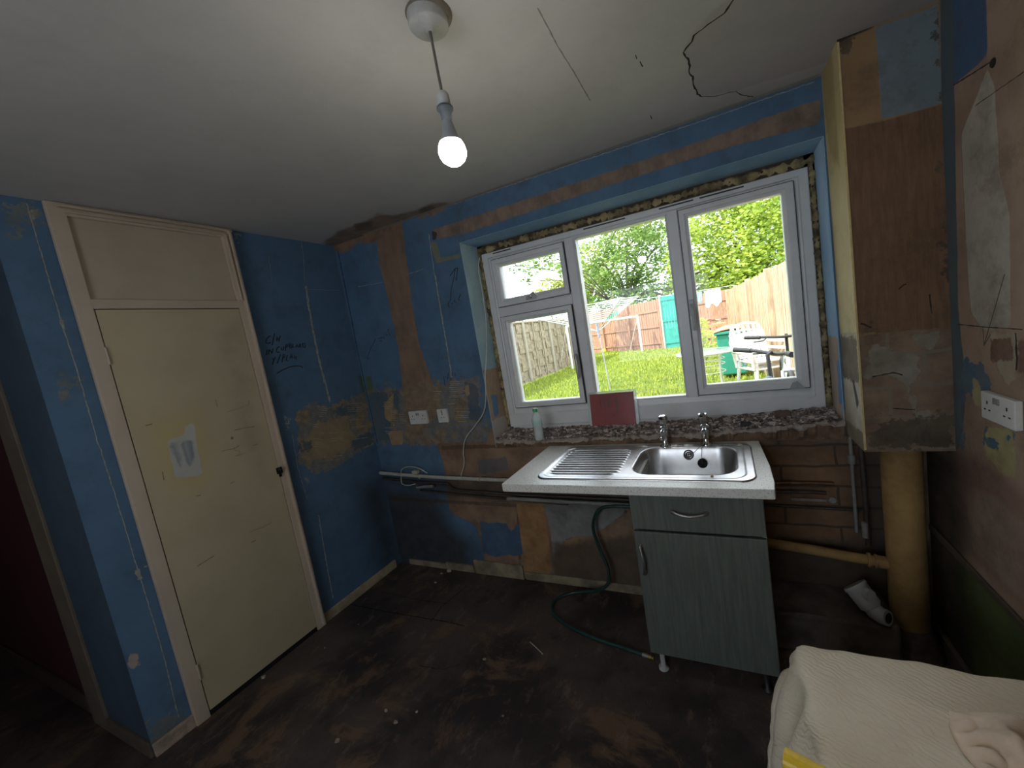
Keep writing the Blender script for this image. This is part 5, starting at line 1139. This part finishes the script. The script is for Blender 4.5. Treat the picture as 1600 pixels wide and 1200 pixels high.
# white plastic chairs stacked
whp = simple('white resin', (.82, .82, .82), .4)
def resin_chair(base, z, lab, group):
    t = thing('plastic_chair', lab, 'chair', (base[0], base[1], G+z), group); R = Matrix.Rotation(.5, 3, 'Z')
    def W(x, y, zz): 
        p = R @ Vector((x, y, zz)); return (base[0]+p.x, base[1]+p.y, G+z+p.z)
    mb = MB(); mb.prism([(-.24, -.23), (.24, -.23), (.22, .22), (-.22, .22)], .40, .425, lambda p: W(*p)); mb.build('seat', whp, t, bevel=.01)
    mb = MB()
    for k in range(6):
        x = -.19+k*.076; vs = [W(x-.022+.01*0, .20, .44), W(x+.022, .20, .44), W(x*1.1+.024, .34, .92), W(x*1.1-.024, .34, .92)]; vs += [(a_[0]+.0, a_[1]+.015, a_[2]) for a_ in vs]
        mb.add(vs, [(0, 1, 2, 3), (7, 6, 5, 4), (0, 4, 5, 1), (1, 5, 6, 2), (2, 6, 7, 3), (3, 7, 4, 0)])
    mb.tube([W(-.25, .22, .42), W(-.26, .32, .80), W(-.20, .36, .93), W(0, .37, .96), W(.20, .36, .93), W(.26, .32, .80), W(.25, .22, .42)], .020, 10); mb.build('backrest', whp, t)
    for s in (-1, 1):
        MB().tube(smooth_path([W(s*.25, -.22, .42), W(s*.29, -.22, .63), W(s*.29, -.1, .655), W(s*.28, .2, .66), W(s*.26, .30, .70)], 5), .022, 8).build('armrest', whp, t)
    for sx in (-1, 1):
        for sy in (-1, 1): MB().tube([W(sx*.22, sy*.21, .40), W(sx*.26, sy*.26, 0)], [.028, .020], 8).build('leg', whp, t)
resin_chair((2.87, 4.25), 0, 'white slatted resin garden chair, lowest of the stack by the pale fence', 'stacked garden chairs')
resin_chair((2.88, 4.26), .10, 'white slatted resin garden chair, topmost of the stack by the pale fence', 'stacked garden chairs')
# bikes
def bike(O, yaw, lab, col):
    t = thing('bicycle', lab, 'bicycle', (O[0], O[1], G), 'bicycles under the window'); R = Matrix.Rotation(yaw, 3, 'Z')
    fm = simple('bike '+lab[:5], col, .35); bk = simple('bike black', (.02, .02, .022), .5); st = simple('spoke steel', (.5, .5, .5), .3, .9)
    def W(x, y, z): p = R @ Vector((x, y, 0)); return Vector((O[0]+p.x, O[1]+p.y, G+z))
    ax = R @ Vector((0, 1, 0))
    for x in (0, 1.05):
        wb_ = MB().ring(W(x, 0, .34), .315, .025, ax, 40, 8).build('tyre', bk, t)
        mb = MB(); mb.ring(W(x, 0, .34), .285, .010, ax, 40, 6); mb.lathe([(.02, -.04), (.02, .04)], W(x, 0, .34), ax, 10)
        for k in range(16):
            a = 2*PI*k/16; mb.tube([W(x, 0, .34), W(x+.28*math.cos(a), 0, .34+.28*math.sin(a))], .0016, 4, False)
        mb.build('rim_and_spokes', st, wb_)
    mb = MB()
    bbk, seat, head, headb = W(.45, 0, .30), W(.33, 0, .66), W(.86, 0, .82), W(.89, 0, .70)
    for a, b_, r in ((bbk, seat, .016), (bbk, headb, .02), (seat, head, .017), (W(0, .04, .34), bbk, .010), (W(0, -.04, .34), bbk, .010), (W(0, .04, .34), seat, .009), (W(0, -.04, .34), seat, .009), (head, headb, .022)): mb.tube([a, b_], r, 10)
    mb.build('frame', fm, t)
    mb = MB(); mb.tube([headb, W(.92, 0, .66)], .02, 10)
    for s in (-1, 1): mb.tube([W(.92, s*.06, .66), W(1.05, s*.06, .34)], .018, 10)
    mb.tube([W(.92, -.06, .66), W(.92, .06, .66)], .018, 10); mb.build('fork', simple('fork silver', (.55, .58, .62), .35, .4), t)
    mb = MB(); mb.tube([head, W(.85, 0, .98), W(.88, 0, 1.0)], .014, 10); mb.tube(smooth_path([W(.80, -.34, 1.01), W(.86, -.20, 1.0), W(.89, -.06, .985), W(.89, .06, .985), W(.86, .20, 1.0), W(.80, .34, 1.01)], 5), .013, 10); hbz = mb.build('handlebar', bk, t)
    for s in (-1, 1):
        mb = MB(); mb.tube([W(.855, s*.22, 1.0), W(.795, s*.36, 1.01)], .018, 12); mb.build('grip', bk, hbz)
        mb = MB(); mb.tube([W(.89, s*.17, .99), W(.93, s*.20, .97), W(.90, s*.28, .965)], .006, 6); mb.build('brake_lever', bk, hbz)
    MB().tube([seat, W(.31, 0, .74)], .013, 8).build('seat_post', st, t)
    mb = MB(); mb.add([W(.18, -.07, .74), W(.18, .07, .74), W(.36, .03, .76), W(.46, 0, .75), W(.36, -.03, .76), W(.2, 0, .70)], [(0, 1, 2, 3, 4), (0, 5, 1), (1, 5, 2), (2, 5, 3), (3, 5, 4), (4, 5, 0)]); mb.build('saddle', bk, t)
    mb = MB(); mb.ring(bbk+ax*.05, .09, .006, ax, 24, 6); mb.tube([bbk-ax*.06, bbk+ax*.06], .012, 8)
    for s in (-1, 1): mb.tube([bbk+ax*.06*s, bbk+ax*.075*s+(R @ Vector((.1, 0, 0)))*s+Vector((0, 0, -.12))*s], .009, 6)
    mb.build('crank', bk, t)
bike((1.93, .66), math.radians(25), 'dark bicycle nearest the window, black grips reaching across the table', (.10, .12, .16))
bike((3.02, 3.15), math.radians(-93), 'white and grey bicycle parked behind the nearest bicycle', (.62, .65, .70))

# trees
def leafmat(name, a, b_):
    m, n, b = mat(name); g = n.nodes.new('ShaderNodeNewGeometry'); c = mixc(n, g.outputs['Random Per Island'], a, b_)
    c = mixc(n, ramp(n, nse(n, .8, 4, .6), .45, .6), c, [x*1.3 for x in b_])
    b.inputs['Roughness'].default_value = .55; n.links.new(c, b.inputs['Base Color'])
    tl = N(n, 'ShaderNodeBsdfTranslucent'); n.links.new(c, tl.inputs[0]); mx = N(n, 'ShaderNodeMixShader', Fac=.35)
    n.links.new(b.outputs[0], mx.inputs[1]); n.links.new(tl.outputs[0], mx.inputs[2]); n.links.new(mx.outputs[0], n.nodes['Material Output'].inputs[0]); return m
bark = simple('grey bark', (.12, .10, .08), .95, nscale=15, stretch=(3, 3, .5))
def tree(base, blobs, nleaf, size, m, lab, trunk_h, tr=.25):
    t = thing('tree', lab, 'tree', base, 'trees behind the garden'); base = Vector(base)
    vol = np.array([b[3]**2 for b in blobs]); pr_ = vol/vol.sum(); V = []; F_ = []
    for k in range(nleaf):
        bl = blobs[rng.choice(len(blobs), p=pr_)]; d = rng.normal(size=3); d /= np.linalg.norm(d); r = bl[3]*(.72+.33*rng.random())
        c = Vector((bl[0]+d[0]*r, bl[1]+d[1]*r, bl[2]+d[2]*r*.85)); c += Vector(rng.normal(size=3)*bl[3]*.05)
        q = Matrix.Rotation(rng.random()*6.28, 3, 'Z') @ Matrix.Rotation(rng.random()*2.0-.3, 3, 'X'); s = size*(.6+.8*rng.random())
        o = len(V); V += [c+q @ Vector(p) for p in ((-s*.5, 0, 0), (0, -s*.32, .02*s), (s*.5, 0, 0), (0, s*.32, .02*s))]; F_.append((o, o+1, o+2, o+3))
    me = bpy.data.meshes.new('foliage'); me.from_pydata(V, [], F_); me.update(); fo = link('foliage', me, m, t); fo['kind'] = 'stuff'
    mb = MB(); mb.tube([base, base+Vector((.1, 0, trunk_h*.5)), base+Vector((0, .1, trunk_h))], [tr, tr*.8, tr*.6], 10); mb.build('trunk', bark, t)
    mb = MB()
    for bl in blobs:
        mb.tube(smooth_path([base+Vector((0, 0, trunk_h*.8)), (base+Vector((0, 0, trunk_h))).lerp(Vector(bl[:3]), .5)+Vector((0, 0, .2)), Vector(bl[:3])], 4), [tr*.4]*4+[tr*.25]*4+[.03], 6)
    mb.build('branches', bark, t)
def B(u, v, y, r): p = at(u, v, 'y', y); return (p.x, p.y, p.z, r)
lm1 = leafmat('yellow green leaves', (.20, .33, .035), (.42, .50, .08)); lm2 = leafmat('mid green leaves', (.07, .15, .035), (.22, .33, .07)); lm3 = leafmat('olive leaves', (.24, .32, .05), (.42, .45, .09))
def blobs(L): return [B(*q) for q in L]
b1 = blobs([(1090, 400, 19, 1.6), (1130, 360, 19, 1.8), (1180, 380, 18, 1.9), (1230, 350, 18, 2.0), (1110, 330, 20, 1.8), (1170, 320, 20, 2.0), (1220, 290, 19, 2.2), (1100, 440, 19, 1.2), (1150, 430, 18, 1.4), (1200, 420, 17, 1.5), (1250, 400, 17, 1.6), (1270, 330, 18, 2.0), (1140, 270, 20, 2.2), (1085, 455, 20, 1.0), (1125, 455, 20, 1.0), (1105, 470, 19, .9), (1140, 455, 18, 1.0), (1165, 445, 17.5, 1.0), (1080, 430, 19, 1.2), (1095, 485, 18, .7)])
p = at(1180, 480, 'y', 19); tree((p.x, 19, G-.1), b1, 32000, .17, lm1, 'dense yellow green tree filling the right window pane', 3.0)
b2 = blobs([(960, 420, 22, 1.7), (1000, 400, 22, 1.8), (940, 450, 22, 1.3), (1020, 440, 23, 1.4), (980, 370, 23, 1.8), (930, 400, 23, 1.4), (1030, 380, 23, 1.5), (1000, 450, 23, 1.1), (955, 465, 22, 1.0), (935, 478, 21, .8), (970, 472, 21, .9), (1005, 468, 21, .9), (1040, 462, 21, .9), (1060, 455, 21, .8)])
p = at(985, 500, 'y', 22); tree((p.x, 22, G-.1), b2, 15000, .17, lm2, 'dark leafy tree with sky showing through behind the middle pane', 3.0)
b3 = blobs([(915, 410, 25, 1.4), (925, 440, 25, 1.4), (905, 450, 25, 1.0), (940, 425, 25, 1.2), (970, 345, 24, 1.6), (1020, 345, 24, 1.6)])
p = at(920, 500, 'y', 25); tree((p.x, 25, G-.1), b3, 6500, .18, lm3, 'yellowish tree left of the dark tree behind the back fence', 3.4)
b4 = blobs([(860, 450, 20, .75), (880, 455, 20, .8), (840, 462, 20, .5), (895, 445, 20, .7), (870, 462, 20, .6)])
p = at(872, 510, 'y', 20); tree((p.x, 20, G-.1), b4, 4200, .13, lm3, 'low rounded bush tree seen in the small top left pane', 1.8, .12)
b5 = blobs([(805, 415, 14, .35), (830, 418, 14, .45), (850, 408, 14, .5), (870, 405, 14, .6), (885, 420, 14, .5), (822, 440, 14, .25)])
p = at(930, 560, 'y', 14); tree((p.x, 18, G-.1), b5, 1300, .12, lm2, 'thin overhanging branches with sparse leaves at the top left', 3.2, .06)
b6 = blobs([(1095, 508, 9.5, .22), (1108, 530, 8.2, .25), (1098, 525, 9, .2)])
p = at(1100, 545, 'y', 9); tree((p.x, 9, G), b6, 500, .08, lm1, 'small leafy shrub growing left of the wheelie bin', .3, .02)
for u, v, s in ((870, 480, 0), ):
    pass
# yellow ball
tag(MB().lathe([(.13*math.sin(a), -.13*math.cos(a)) for a in np.linspace(0.001, PI-.001, 16)], (-3.0, 15.9, G+.12), n=20).build('ball', simple('yellow ball', (.75, .55, .05), .5)), 'yellow ball at the foot of the back fence', 'ball')
for o in list(bpy.data.objects):
    if '_base' in o: del o['_base']
